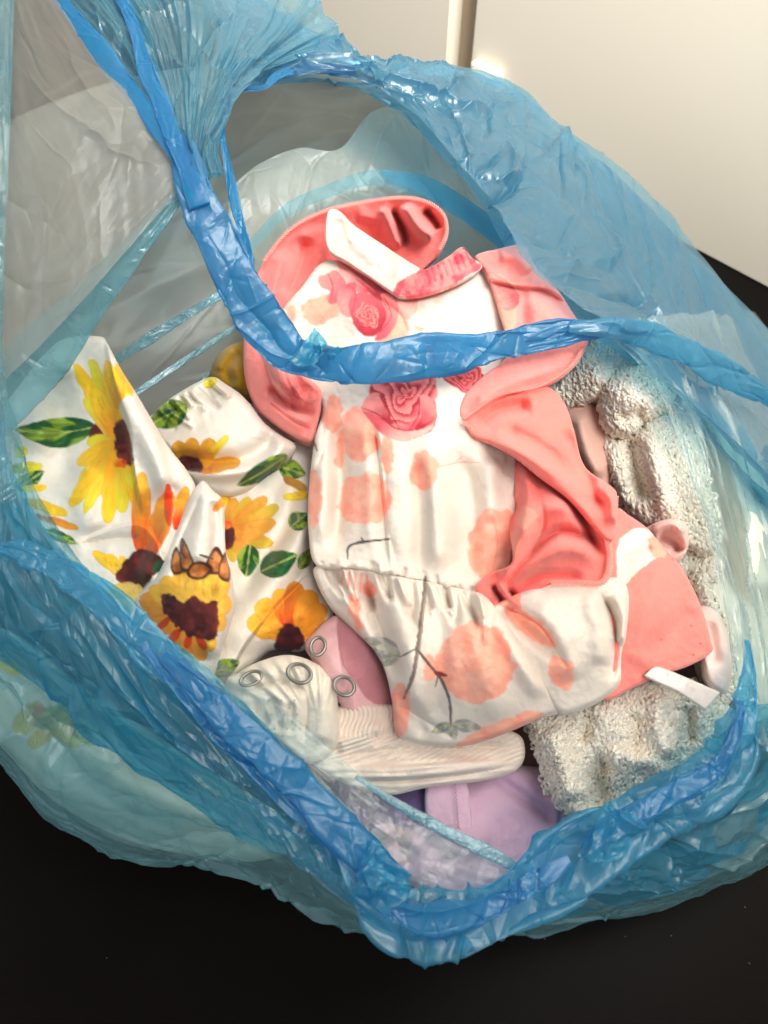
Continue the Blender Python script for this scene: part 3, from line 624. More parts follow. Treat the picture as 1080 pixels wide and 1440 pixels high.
# lowest layer: added filler sheet, its dusky mauve standing in for the dark gaps
lin = empty("gap_filler", "dusky mauve filler sheet added below the clothes for the dark gaps between them", "filler sheet")
relief("filler_panel", [(60, 640), (300, 600), (620, 430), (850, 500), (1010, 700), (1050, 950), (900, 1130), (640, 1230), (330, 1030), (120, 820)],
       [(60, 560, .11), (600, 350, .10), (1020, 800, .10), (900, 1120, .07), (500, 1150, .06), (500, 800, .12), (200, 800, .11)], cloth("filler_mauve", 900), lin,
       folds=[('r', [(700, 500), (860, 620), (980, 800)], .02, 24), ('r', [(300, 560), (400, 700), (440, 900)], .015, 30)], step=5, color=(150, 112, 108), nz=(.012, 90))
# ---- sunflower dress
sun = empty("sunflower_dress", "white cotton baby dress printed with yellow sunflowers and green leaves, left side of the bag", "dress")
YL = (250, 204, 44); YG = (228, 216, 58); OR = (246, 160, 44); RO = (226, 74, 30); BR = (72, 26, 26)
def paint_panel(c):
    # half-hidden bloom on the big drape
    c.leaf((134, 600), (20, 604), 21, 1, bend=-7)
    c.poly([(124, 612), (134, 596), (146, 612), (128, 618)], (88, 36, 26), (120, 60, 30))
    for k, (t, w_) in enumerate([((105, 512), 13), ((128, 505), 14), ((150, 508), 15), ((118, 560), 13), ((170, 520), 14), ((182, 548), 14), ((178, 572), 12), ((122, 622), 14), ((108, 652), 15), ((112, 680), 13), ((98, 712), 15), ((118, 722), 12), ((150, 736), 17), ((172, 722), 15), ((196, 716), 16), ((190, 690), 13)]):
        c.petal((168, 620), t, w_, OR if k % 3 == 0 else (222, 170, 48), YG if k % 2 else YL, 10 + k, vein=(224, 140, 36))
    c.petal((160, 610), (132, 545), 16, OR, YL, 3)
    c.blob(176, 622, 15, 32, BR, (120, 52, 48), -8, 4, 8, 2)
    c.blob(170, 652, 9, 7, RO, OR, 0, 3, 7, 5, .8)
    c.poly([(171, 566), (184, 552), (200, 566), (240, 628), (268, 668), (282, 700), (262, 706), (236, 684), (214, 668), (196, 690), (190, 660), (184, 620), (176, 590)], WH, None, 1)
    for k, (t, w_) in enumerate([((150, 506), 9), ((186, 532), 12), ((184, 552), 11), ((166, 512), 12)]): c.petal((166, 575), t, w_, (226, 160, 50), YL, 25 + k)
    c.poly([(168, 574), (182, 556), (200, 575), (210, 600), (186, 606)], WH, None, 1)
    # second bloom, bottom left
    c.petal((20, 640), (38, 632), 9, YG, YG, 31); c.petal((10, 660), (60, 655), 10, (120, 160, 50), YG, 32)
    c.leaf((20, 690), (62, 662), 12, 33); c.petal((30, 688), (66, 684), 7, YG, YL, 34)
    c.petal((30, 702), (95, 724), 10, (222, 180, 60), YL, 35); c.petal((50, 724), (110, 744), 7, (200, 110, 50), OR, 36)
    c.leaf((60, 745), (110, 765), 8, 37)
    # tall orange petals rising from the brown heart
    c.petal((196, 778), (200, 664), 17, RO, (240, 184, 60), 41, vein=(214, 96, 30)); c.petal((208, 790), (240, 690), 19, RO, (240, 176, 62), 42, vein=(214, 84, 30), shape=.8)
    c.petal((238, 740), (236, 680), 8, RO, (226, 60, 34), 43); c.petal((246, 745), (262, 684), 12, (226, 70, 32), (238, 180, 60), 44)
    for k, (b, t, w_) in enumerate([((176, 808), (130, 776), 10), ((172, 812), (150, 780), 11), ((176, 800), (170, 782), 8)]): c.petal(b, t, w_, (228, 190, 90), YL, 50 + k)
    c.poly([(188, 776), (206, 774), (222, 782), (230, 792), (214, 812), (198, 830), (178, 830), (163, 812), (172, 794)], BR, (122, 44, 44), 3, 7, seed=6)
    c.poly([(222, 786), (234, 800), (214, 806)], (40, 70, 44), None, 2)
    for k, t in enumerate([(168, 856), (184, 866), (206, 856), (150, 838)]): c.petal((190, 822), t, 12, (226, 196, 110), (232, 190, 70), 60 + k)
def paint_knot(c):
    # seed head with calyx, seen from the side
    for k, (t, w_) in enumerate([((196, 842), 18), ((206, 862), 17), ((222, 885), 16), ((242, 905), 15), ((262, 920), 15), ((284, 930), 15), ((300, 915), 14), ((318, 880), 17), ((326, 846), 18), ((322, 815), 16), ((300, 800), 18), ((276, 796), 18), ((252, 798), 17), ((228, 812), 16), ((210, 826), 14)]):
        c.petal((270, 862), t, w_ + 3, OR if k in (1, 2, 3, 4, 5) else (240, 190, 74), (242, 184, 66) if k > 5 else (232, 150, 60), 70 + k, vein=(204, 104, 34), shape=.8)
    for k, (b, t) in enumerate([((240, 868), (222, 884)), ((252, 884), (240, 902)), ((266, 892), (262, 912)), ((278, 896), (290, 914))]): c.petal(b, t, 7, (212, 50, 30), RO, 90 + k)
    c.poly([(228, 836), (244, 838), (256, 848), (274, 838), (290, 848), (304, 846), (308, 870), (304, 896), (286, 900), (262, 892), (244, 878), (230, 860)], BR, (112, 42, 40), 3, 7, seed=8)
    c.petal((262, 800), (262, 842), 15, (244, 196, 84), (240, 186, 70), 95); c.petal((286, 802), (292, 848), 14, (236, 196, 70), (240, 190, 70), 96)
    for k, q in enumerate([[(244, 808), (240, 790), (247, 768), (256, 786), (258, 804)], [(256, 804), (252, 780), (256, 756), (268, 778), (274, 800)], [(292, 806), (290, 790), (304, 768), (316, 788), (312, 806)], [(308, 812), (308, 794), (318, 776), (324, 798), (322, 818)], [(262, 806), (270, 792), (286, 790), (300, 800), (286, 814), (270, 814)]]):
        c.poly(q, (74, 46, 34), None, .6, 6, 1.2, smooth=True); m_ = np.mean(q, 0); c.poly([tuple(m_ + (np.array(p) - m_) * .72) for p in q], (214, 140, 76), (160, 88, 44), .6, 6, 1.5, seed=110 + k)
    c.stroke([(258, 764), (256, 776), (262, 786)], 1.6, (90, 44, 30)); c.stroke([(280, 780), (300, 786)], 2, (70, 80, 70))
    c.petal((300, 718), (318, 700), 8, OR, (236, 170, 60), 120)
def paint_sleeve(c):
    c.leaf((262, 570), (210, 598), 20, 130); c.petal((290, 546), (302, 530), 9, YG, YG, 131)
    for k, (b, t, w_) in enumerate([((272, 660), (245, 622), 15), ((272, 660), (268, 616), 16), ((276, 660), (300, 618), 16), ((280, 660), (320, 612), 8), ((276, 660), (338, 648), 13), ((270, 660), (300, 640), 14)]):
        c.petal(b, t, w_, (198, 120, 30), (214, 158, 48) if k != 3 else YG, 135 + k)
    c.blob(268, 652, 20, 10, BR, None, 20, 2, 7, 3)
    c.leaf((404, 640), (332, 684), 13, 145, bend=-2)
def paint_lower(c):
    c.stroke([(262, 660), (292, 668), (316, 690), (324, 715)], 4, (84, 38, 30)); c.petal((268, 664), (322, 704), 14, (200, 120, 50), OR, 150); c.petal((292, 676), (318, 712), 13, (214, 150, 60), YL, 151)
    for k, (t, w_) in enumerate([((330, 700), 14), ((352, 700), 14), ((376, 700), 15), ((392, 712), 15), ((388, 735), 15), ((384, 764), 14), ((350, 786), 14), ((330, 790), 12), ((372, 750), 13)]):
        c.petal((318, 752), t, w_, (214, 130, 44), (210, 180, 60) if k % 2 else (220, 160, 60), 160 + k)
    c.blob(320, 756, 10, 17, BR, (110, 40, 40), 0, 3, 7, 9); c.blob(318, 738, 8, 6, RO, OR, 0, 2, 7, 10)
    c.leaf((392, 655), (430, 668), 14, 171, c0=(60, 96, 50)); c.petal((398, 672), (432, 688), 9, (160, 120, 60), (200, 150, 70), 172)
    c.petal((398, 700), (434, 696), 8, YG, YL, 173); c.leaf((408, 742), (432, 722), 14, 174)
    c.leaf((352, 766), (346, 812), 16, 175); c.leaf((366, 804), (418, 780), 19, 176); c.leaf((420, 800), (440, 770), 9, 177)
    for k, (b, t, w_) in enumerate([((408, 890), (348, 872), 24), ((404, 884), (362, 846), 22), ((408, 882), (392, 828), 20), ((412, 880), (416, 818), 20), ((420, 884), (440, 830), 20), ((424, 890), (456, 850), 20), ((426, 896), (466, 880), 18)]):
        c.petal(b, t, w_, RO if k in (2, 3) else OR, (238, 186, 62) if k < 3 else (226, 150, 44), 180 + k, vein=(206, 90, 30))
    c.poly([(394, 884), (408, 876), (424, 888), (428, 908), (404, 918), (386, 910)], (60, 20, 30), (86, 26, 34), 2, 7, seed=4)
    c.leaf((296, 948), (338, 930), 13, 190)
relief("lower_panel", [(262, 650), (330, 650), (408, 625), (440, 600), (446, 660), (436, 760), (450, 820), (468, 860), (462, 890), (425, 915), (380, 915), (345, 945), (300, 965), (255, 930), (260, 800)],
    [(262, 650, .190), (440, 610, .185), (436, 760, .178), (466, 870, .168), (380, 910, .160), (300, 960, .166), (330, 800, .178), (380, 700, .192)], M_SATEENY, sun,
    folds=[('r', [(440, 690), (420, 760), (360, 850), (300, 920)], .010, 20), ('v', [(410, 660), (400, 730), (330, 840)], .009, 16), ('s', [(312, 965), (350, 900), (400, 840), (440, 800)], .008, 16), ('r', [(300, 960), (340, 905), (400, 870), (450, 850)], .010, 22), ('c', [(436, 790), (395, 845), (350, 880)], .006, 6)],
    step=1.7, color=WH, paint=paint_lower, rp=14, seed=2)
relief("sleeve", [(205, 600), (222, 575), (245, 556), (280, 536), (300, 530), (318, 540), (345, 560), (370, 592), (395, 612), (415, 625), (410, 642), (380, 664), (350, 690), (320, 700), (285, 690), (260, 668), (240, 640)],
    [(205, 600, .205), (300, 530, .222), (415, 630, .215), (350, 690, .200), (260, 665, .203), (320, 610, .226)], M_SATEENY, sun,
    folds=[('v', [(232, 640), (300, 652), (350, 645), (378, 622), (372, 596)], .009, 13), ('r', [(260, 657), (315, 664), (370, 650), (393, 628), (385, 606)], .010, 11), ('c', [(262, 658), (300, 659)], .006, 4)]
    + pleats((218, 584), (304, 536), 13, (.75, .7), 20, 48, .0058, 3.2, 5),
    step=1.7, color=WH, paint=paint_sleeve, rp=12, seed=3)
relief("skirt_panel", [(60, 500), (92, 476), (140, 473), (152, 484), (168, 515), (190, 550), (215, 592), (240, 632), (262, 660), (276, 690), (270, 740), (262, 790), (250, 840), (215, 880), (150, 850), (90, 790), (30, 710), (-10, 640), (0, 580), (25, 545)],
    [(120, 474, .240), (60, 500, .228), (0, 600, .205), (30, 710, .200), (120, 820, .195), (215, 880, .190), (276, 690, .222), (210, 590, .228), (140, 600, .212), (200, 760, .205)], M_SATEENY, sun,
    folds=[('r', [(146, 478), (172, 540), (200, 600), (228, 660), (245, 710)], .016, 22), ('s', [(146, 470), (160, 540), (182, 600), (186, 650), (200, 730)], .016, 26), ('s', [(255, 860), (205, 740), (110, 760), (60, 770)], .003, 12),
           ('r', [(90, 490), (70, 560), (40, 640)], .007, 34), ('c', [(112, 765), (160, 757), (200, 756)], .006, 5), ('v', [(60, 520), (90, 600), (80, 690)], .007, 26), ('r', [(130, 640), (120, 700), (140, 750)], .006, 26), ('v', [(225, 610), (240, 660), (240, 700)], .005, 10), ('r', [(250, 700), (230, 760), (200, 830)], .008, 16)],
    step=1.7, color=WH, paint=paint_panel, rp=10, rh=.009, seed=4, nz=(.0016, 60))
relief("knotted_panel", [(284, 676), (300, 690), (314, 704), (316, 740), (318, 780), (326, 810), (330, 850), (322, 885), (308, 925), (290, 960), (240, 930), (190, 870), (186, 845), (215, 815), (232, 785), (250, 740), (266, 700)],
    [(284, 678, .240), (316, 740, .232), (330, 850, .213), (290, 955, .192), (195, 860, .198), (240, 775, .222), (275, 820, .228), (260, 880, .214)], M_SATEENY, sun,
    folds=[('r', [(288, 684), (284, 740), (272, 800)], .007, 18), ('v', [(300, 700), (306, 750), (300, 790)], .006, 7), ('c', [(284, 690), (262, 740), (240, 790)], .006, 5), ('r', [(318, 800), (310, 860), (290, 930)], .006, 16), ('v', [(240, 800), (262, 810), (300, 800)], .004, 8)],
    step=1.6, color=WH, paint=paint_knot, rp=12, rh=.012, skirt=.02, seed=5)
tag(relief("mustard_sock", [(296, 520), (310, 495), (332, 482), (350, 484), (362, 520), (360, 560), (330, 552), (300, 535)], [(296, 520, .195), (340, 482, .205), (362, 560, .20), (320, 520, .21)], cloth("mustard_knit", 700, .5), None,
    folds=[('v', [(345, 490), (318, 515), (330, 545)], .006, 8), ('r', [(330, 490), (305, 522)], .004, 7)], step=2.5, color=(168, 130, 22), rp=14), "mustard yellow knit sock peeking out between the sunflower dress and the pink romper", "sock")
# cloth lying low behind the film, lower left
def paint_low(c):
    c.petal((60, 990), (20, 1030), 20, (200, 160, 80), (216, 196, 90), 201); c.petal((90, 1010), (40, 1050), 16, OR, (216, 180, 70), 202); c.petal((70, 1000), (110, 1050), 18, (190, 120, 60), (200, 190, 80), 203)
    c.blob(66, 1010, 22, 16, (210, 84, 70), (150, 90, 50), 20, 5, 10, 5); c.leaf((50, 1020), (130, 990), 16, 204); c.leaf((100, 1010), (130, 1050), 12, 206); c.petal((0, 930), (30, 945), 14, YG, YL, 205)
relief("hem_panel", [(-60, 880), (20, 890), (110, 960), (260, 1060), (400, 1150), (410, 1195), (330, 1212), (190, 1185), (80, 1130), (10, 1060), (-60, 980)],
    [(-50, 900, .127), (110, 970, .128), (390, 1160, .115), (190, 1180, .065), (20, 1060, .070), (150, 1080, .105)], M_SATEENY, sun,
    folds=[('r', [(60, 1010), (180, 1110), (330, 1170)], .012, 26), ('v', [(110, 1010), (220, 1080), (350, 1130)], .012, 18), ('r', [(20, 1000), (80, 1090), (200, 1160)], .008, 16)], step=2.6, color=(228, 224, 212), paint=paint_low, rp=16, rh=.014, nz=(.004, 60), seed=6)
# ---- rose romper
rom = empty("baby_romper", "coral and white baby romper with rose print and gathered ruffle, on top in the centre", "romper")
def paint_rom(c):
    for k, (cx, cy, rx, ry, r_) in enumerate([(452, 434, 30, 20, -15), (505, 612, 26, 38, -10), (513, 702, 38, 36, 0), (441, 705, 9, 40, 0), (596, 663, 21, 27, 0), (694, 764, 36, 50, 10), (552, 470, 22, 26, 20), (590, 446, 14, 20, 0), (545, 640, 10, 26, 0),
                       (668, 932, 55, 56, 0), (408, 440, 9, 14, 0), (478, 640, 7, 24, 0), (560, 1000, 16, 40, 8), (606, 940, 8, 18, 0), (700, 1030, 70, 14, -22), (500, 860, 9, 30, -12), (520, 830, 9, 8, 0), (760, 780, 30, 22, 0), (746, 880, 46, 14, 38), (790, 945, 26, 16, 60), (715, 830, 20, 24, 0), (905, 770, 22, 20, 60), (470, 585, 14, 26, 0)]):
        c.blob(cx, cy, rx, ry, PEACH, (248, 158, 138), r_, 6, 13, 300 + k, 1., 2.4)
    for k, (cx, cy, rx, ry, r0) in enumerate([(505, 700, 22, 20, 0), (690, 750, 20, 30, 10), (660, 920, 34, 30, 0), (680, 960, 30, 18, 0), (500, 600, 14, 20, 0), (596, 668, 12, 14, 0)]): c.blob(cx, cy, rx, ry, (252, 190, 172), (248, 164, 140), r0, 10, 14, 700 + k, .55, 7)
    c.stroke([(690, 722), (700, 760), (692, 806)], 1.2, (240, 140, 120), .5); c.stroke([(640, 900), (664, 930), (700, 940)], 1.2, (244, 150, 130), .35)
    # watercolour pink behind the neck
    c.blob(620, 440, 50, 30, (250, 205, 192), (242, 228, 218), 0, 12, 16, 330, .8); c.blob(570, 430, 20, 16, (240, 150, 140), PEACH, 0, 6, 10, 331, .7)
    P1 = (244, 140, 138); P2 = (214, 84, 98); P3 = (172, 36, 58)
    def pp(pts, g0, g1, a=P1, b_=P2, sd=0): c.poly(pts, a, b_, 1.2, 8, seed=sd, grad=(g0, g1))
    pp([(447, 390), (462, 384), (474, 380), (488, 400), (486, 420), (466, 428), (460, 420), (464, 410), (452, 404)], (452, 390), (486, 420), sd=1)
    pp([(466, 356), (486, 356), (512, 372), (536, 394), (552, 412), (558, 430), (548, 444), (530, 424), (508, 402), (486, 388)], (470, 360), (552, 436), P1, P3, 2)
    pp([(476, 378), (500, 386), (520, 404), (512, 416), (494, 404)], (480, 380), (516, 412), (250, 178, 172), P2, 3)
    pp([(480, 404), (500, 398), (500, 424), (494, 446), (480, 440), (474, 420)], (478, 430), (500, 404), P1, P2, 4)
    pp([(536, 414), (556, 420), (560, 446), (544, 474), (526, 478), (540, 450)], (556, 425), (530, 470), P1, P2, 5)
    pp([(492, 420), (512, 412), (536, 424), (544, 446), (530, 470), (512, 472), (496, 452)], (500, 420), (532, 468), P2, P3, 6)
    c.rose(517, 444, 18, 60, .8, 2)
    for k, q in enumerate([[(470, 362), (500, 384), (528, 408), (546, 436)], [(488, 400), (500, 412), (496, 440)], [(462, 386), (468, 404), (464, 424)], [(540, 418), (550, 444), (534, 468)], [(500, 392), (520, 408), (530, 420)]]): c.stroke(q, 1.1, (176, 40, 60), .75, k)
    # rose head hanging under the strap
    pp([(510, 574), (520, 556), (536, 545), (600, 545), (614, 580), (608, 604), (590, 614), (566, 620), (540, 612), (524, 596)], (520, 560), (600, 612), P1, P2, 7)
    c.rose(566, 552, 46, 8, .95, 4, lite=(242, 136, 134), dark=(178, 38, 60))
    pp([(508, 572), (524, 578), (548, 596), (572, 606), (600, 598), (610, 590), (606, 604), (590, 614), (566, 620), (540, 612), (522, 594)], (540, 590), (570, 622), P2, (250, 172, 164), 8)
    pp([(508, 574), (518, 556), (532, 552), (540, 572), (552, 596), (532, 588), (520, 580)], (512, 560), (548, 596), (248, 150, 146), P3, 9)
    pp([(590, 556), (606, 560), (614, 584), (602, 600), (584, 604), (592, 584)], (612, 566), (586, 600), (244, 140, 138), P3, 10)
    for k, q in enumerate([[(510, 574), (534, 584), (556, 602), (584, 604), (606, 592)], [(534, 556), (548, 580), (562, 603)], [(590, 560), (588, 585), (576, 604)]]): c.stroke(q, 1.2, (156, 28, 50), .8, 20 + k)
    c.rose(655, 530, 30, 20, .7, 5, lite=(232, 120, 120), dark=(176, 36, 56))
    # twigs
    TW = (86, 82, 84); c.stroke([(489, 786), (490, 770), (505, 763), (548, 758)], 1.9, TW); c.stroke([(512, 763), (508, 756)], 1.2, TW)
    c.stroke([(620, 656), (650, 650), (676, 651)], 1.0, (236, 160, 150), .8); c.stroke([(640, 650), (650, 642)], .8, (236, 160, 150), .8)
    c.stroke([(598, 811), (595, 850), (589, 900), (582, 945), (568, 982)], 3.2, (122, 108, 102), 1); c.stroke([(600, 812), (597, 850), (591, 905), (584, 945)], 1.3, (160, 146, 138), .8)
    c.stroke([(588, 915), (604, 935), (620, 955), (632, 985), (634, 1022)], 2.2, (96, 88, 88)); c.stroke([(560, 925), (586, 912)], 1.2, TW); c.stroke([(612, 946), (628, 950)], 3, (132, 52, 50)); c.stroke([(617, 948), (612, 966)], 1.4, (132, 70, 60))
    for k, (b, t, w_) in enumerate([((562, 926), (516, 932), 9), ((562, 922), (512, 898), 15), ((634, 1018), (606, 1030), 7), ((636, 1018), (678, 1024), 9), ((634, 1020), (640, 1040), 7)]):
        c.leaf(b, t, w_, 380 + k, c0=(150, 150, 152), c1=(196, 192, 190), alpha=.85)
    c.stroke([(428, 604), (440, 620), (446, 634)], 1.6, (70, 66, 64)); c.stroke([(660, 352), (672, 362), (676, 372)], 1.8, (70, 66, 70))
    for k in range(5): c.stroke([(484 + 8 * k, 800 + 2 * k), (480 + 9 * k, 824 + 3 * k)], 2.0, (242, 150, 140), .7, 390 + k)
# inside of the neck, coral
relief("back_neck", [(345, 470), (350, 420), (368, 372), (400, 330), (440, 303), (465, 291), (510, 284), (560, 276), (598, 281), (624, 298), (631, 325), (622, 352), (600, 375), (560, 400), (470, 385), (430, 400), (400, 440)],
    [(345, 470, .222), (368, 372, .235), (460, 292, .252), (560, 277, .258), (631, 325, .250), (560, 390, .218), (430, 400, .220), (520, 340, .216)], M_JERSEY, rom,
    folds=[('r', [(400, 350), (385, 410), (370, 450)], .008, 14), ('v', [(430, 330), (420, 380), (400, 420)], .009, 12), ('r', [(535, 288), (550, 320), (562, 350)], .013, 8), ('v', [(550, 292), (566, 322), (570, 350)], .010, 6), ('r', [(566, 286), (590, 320), (612, 334)], .013, 9), ('v', [(596, 292), (612, 312), (618, 325)], .012, 7), ('r', [(500, 300), (540, 310)], .004, 8)],
    step=1.8, color=(246, 126, 122), rp=4, rh=0.003, skirt=0.005, seed=12)
relief("bodice", [(395, 440), (425, 402), (455, 368), (500, 372), (560, 405), (620, 400), (680, 372), (702, 430), (712, 480), (700, 540), (664, 570), (664, 606), (722, 622), (728, 700), (722, 790), (705, 845), (650, 832), (560, 812), (500, 800), (446, 796), (434, 752), (434, 690), (442, 620), (452, 570), (420, 520), (390, 480)],
    [(395, 440, .240), (500, 375, .248), (680, 375, .247), (700, 540, .250), (728, 700, .238), (700, 830, .218), (560, 810, .222), (446, 790, .212), (434, 690, .216), (452, 570, .232), (560, 600, .252), (570, 700, .240), (540, 460, .256)], M_PRINT, rom,
    folds=[('v', [(472, 590), (480, 680), (470, 780)], .011, 13), ('s', [(528, 590), (538, 680), (548, 800)], .006, 22), ('v', [(585, 640), (592, 720), (590, 810)], .006, 12), ('v', [(655, 640), (668, 720), (662, 820)], .006, 12), ('r', [(452, 590), (454, 680), (450, 770)], .006, 12), ('c', [(520, 590), (540, 660), (545, 740), (560, 800)], .005, 8), ('r', [(506, 580), (520, 680), (520, 780)], .004, 12), ('r', [(600, 610), (610, 700), (620, 810)], .006, 16), ('v', [(640, 620), (650, 720), (640, 820)], .005, 14),
           ('c', [(500, 400), (560, 440), (575, 480)], .004, 5), ('r', [(470, 420), (520, 460)], .004, 22), ('v', [(600, 420), (610, 470)], .003, 14), ('c', [(446, 560), (456, 620), (444, 660)], .005, 8), ('r', [(690, 640), (690, 740)], .004, 14)]
    + pleats((448, 800), (700, 846), 22, (0, -1), 14, 40, .0026, 3.2, 3),
    step=1.6, color=(226, 217, 207), paint=paint_rom, rp=6, rh=.005, seed=13)
relief("neck_binding", [(460, 300), (476, 296), (500, 318), (540, 345), (585, 374), (600, 378), (628, 362), (650, 347), (662, 360), (678, 376), (645, 398), (600, 414), (568, 418), (552, 412), (520, 390), (490, 370), (460, 348)],
    [(460, 300, .268), (460, 348, .262), (560, 360, .262), (560, 412, .262), (650, 350, .262), (676, 376, .258), (600, 395, .267)], M_PRINT, rom,
    folds=[('r', [(468, 325), (520, 356), (575, 392)], .003, 12), ('v', [(474, 306), (482, 330), (492, 350)], .003, 7), ('v', [(520, 338), (548, 372), (556, 388)], .002, 9)] + [('c', [(598 + 8 * k, 378 - 3.6 * k), (604 + 8.5 * k, 404 - 4 * k)], .0024, 2.2) for k in range(9)],
    step=1.5, color=(220, 202, 192), rp=3, rh=.002, skirt=.004, seed=14, paint=lambda c: (c.poly([(552, 412), (572, 388), (600, 376), (648, 346), (664, 362), (672, 380), (600, 416)], (240, 128, 126), (206, 64, 84), 3, 8, seed=3),
        c.blob(604, 392, 18, 11, (200, 60, 80), (240, 130, 130), -20, 4, 6, 8), c.blob(476, 322, 14, 26, (242, 184, 170), (240, 206, 196), 0, 5, 12, 6), c.blob(520, 366, 18, 6, (240, 190, 180), (236, 206, 198), 35, 4, 9, 9), c.stroke([(462, 344), (490, 364), (524, 386), (556, 408)], .9, (206, 176, 160), .8), c.stroke([(480, 300), (512, 330), (560, 362), (590, 380)], .9, (206, 176, 160), .8), c.poly([(655, 346), (680, 372), (690, 380), (664, 340)], (226, 217, 207)), c.stroke([(650, 348), (662, 356), (668, 368)], 1.6, (60, 56, 62))))
relief("left_sleeve", [(346, 466), (342, 500), (346, 540), (362, 578), (388, 600), (420, 618), (440, 622), (446, 600), (452, 572), (452, 548), (432, 530), (410, 505), (392, 480), (372, 450)],
    [(346, 466, .232), (346, 540, .224), (388, 600, .216), (440, 622, .218), (452, 560, .236), (400, 490, .244), (390, 540, .243)], M_JERSEY, rom,
    folds=[('c', [(360, 470), (378, 530), (412, 590)], .004, 5), ('c', [(372, 560), (410, 590), (440, 606)], .005, 4), ('s', [(396, 470), (404, 530), (432, 575)], .003, 12), ('r', [(376, 470), (392, 520), (410, 560)], .007, 13), ('v', [(392, 480), (412, 530), (440, 560)], .004, 12), ('r', [(372, 560), (405, 585), (436, 600)], .006, 11), ('v', [(375, 540), (410, 572), (446, 580)], .008, 7), ('c', [(402, 500), (424, 545), (416, 565)], .002, 4)],
    step=1.7, color=(246, 138, 132), rp=7, rh=0.008, skirt=0.012, seed=15, paint=lambda c: (c.swoops((418, 560), [(380, 505), (392, 500), (402, 510)], 14, seed=8), c.swoops((410, 566), [(448, 554), (436, 545), (428, 574)], 14, lite=(244, 136, 130), dark=(214, 82, 90), seed=18)))
# collar and ruffle layers on the right
relief("inner_ruffle", [(655, 590), (700, 560), (760, 542), (790, 560), (806, 600), (822, 655), (860, 684), (868, 700), (866, 752), (856, 760), (836, 740), (800, 700), (760, 670), (722, 640), (690, 622), (664, 612)],
    [(655, 600, .254), (760, 545, .250), (822, 655, .246), (868, 700, .254), (860, 760, .254), (760, 660, .262), (740, 600, .260)], M_JERSEY, rom,
    folds=[('r', [(680, 612), (740, 640), (800, 690), (850, 745)], .006, 12), ('v', [(700, 600), (760, 630), (820, 680)], .006, 12), ('v', [(670, 604), (700, 580), (750, 570)], .010, 12), ('r', [(700, 618), (760, 652), (820, 690), (860, 700)], .004, 8), ('v', [(790, 600), (820, 660), (850, 720)], .006, 10), ('r', [(830, 680), (858, 700), (862, 740)], .008, 9)],
    step=1.7, color=CORAL, rp=4, rh=0.003, skirt=0.004, seed=16)
relief("ruffle", [(722, 628), (760, 650), (800, 680), (835, 712), (852, 745), (862, 790), (850, 822), (812, 822), (772, 822), (748, 850), (712, 862), (690, 850), (668, 828), (690, 806), (720, 790), (716, 740), (724, 690)],
    [(722, 628, .243), (800, 680, .252), (860, 790, .240), (812, 822, .242), (700, 860, .226), (680, 830, .228), (724, 700, .244), (780, 750, .258)], M_JERSEY, rom,
    folds=[('r', [(700, 838), (745, 792), (800, 772), (848, 792)], .007, 12), ('v', [(703, 846), (758, 812), (825, 812)], .008, 8), ('r', [(696, 832), (728, 762), (768, 716), (818, 718)], .009, 13),
           ('v', [(697, 838), (735, 792), (785, 748), (840, 765)], .014, 8), ('v', [(690, 832), (714, 770), (727, 690)], .009, 8), ('r', [(736, 648), (744, 700), (728, 760)], .006, 9), ('v', [(727, 640), (770, 672), (815, 722), (846, 790)], .014, 8),
           ('v', [(690, 820), (706, 845), (722, 868)], .010, 5), ('r', [(700, 818), (716, 840), (735, 856)], .006, 5), ('v', [(712, 826), (728, 842), (748, 848)], .007, 4), ('c', [(760, 700), (764, 740), (740, 790)], .004, 5)],
    step=1.6, color=(246, 122, 114), rp=4, rh=0.0035, skirt=0.005, seed=17, paint=lambda c: (c.blob(700, 842, 13, 12, (216, 84, 92), CORAL, 0, 4, 6, 9, .8), c.blob(735, 770, 24, 34, (250, 150, 134), None, 0, 9, 14, 9, .45, 6), c.blob(740, 735, 14, 22, (250, 165, 145), None, 0, 7, 12, 10, .5)))
relief("right_collar", [(668, 360), (700, 350), (736, 344), (746, 362), (760, 382), (785, 408), (806, 440), (826, 470), (824, 490), (806, 518), (775, 540), (740, 550), (700, 560), (668, 584), (652, 592), (646, 576), (656, 552), (680, 528), (712, 500), (708, 460), (694, 410), (682, 380)],
    [(668, 362, .258), (736, 344, .272), (806, 440, .262), (822, 490, .258), (760, 545, .252), (652, 588, .254), (712, 500, .262), (694, 410, .256), (750, 450, .266)], M_JERSEY, rom,
    folds=[('s', [(676, 388), (720, 402), (770, 408), (800, 430)], .005, 12), ('v', [(690, 396), (735, 404), (780, 412)], .003, 9), ('r', [(700, 362), (725, 362), (748, 385)], .004, 9), ('r', [(730, 425), (770, 440), (800, 470)], .004, 18), ('v', [(738, 405), (736, 450), (728, 480)], .004, 9), ('r', [(660, 580), (700, 545), (770, 520), (810, 500)], .004, 12)],
    step=1.6, color=(248, 146, 140), rp=4, rh=0.003, skirt=0.006, seed=18,
    paint=lambda c: (c.poly([(684, 384), (720, 396), (730, 420), (722, 470), (712, 500), (700, 440)], (250, 165, 145), None, 3), c.swoops((730, 420), [(684, 384), (690, 400), (696, 418), (704, 430)], 12, seed=22), c.blob(672, 560, 0.1, .1, CORAL)))
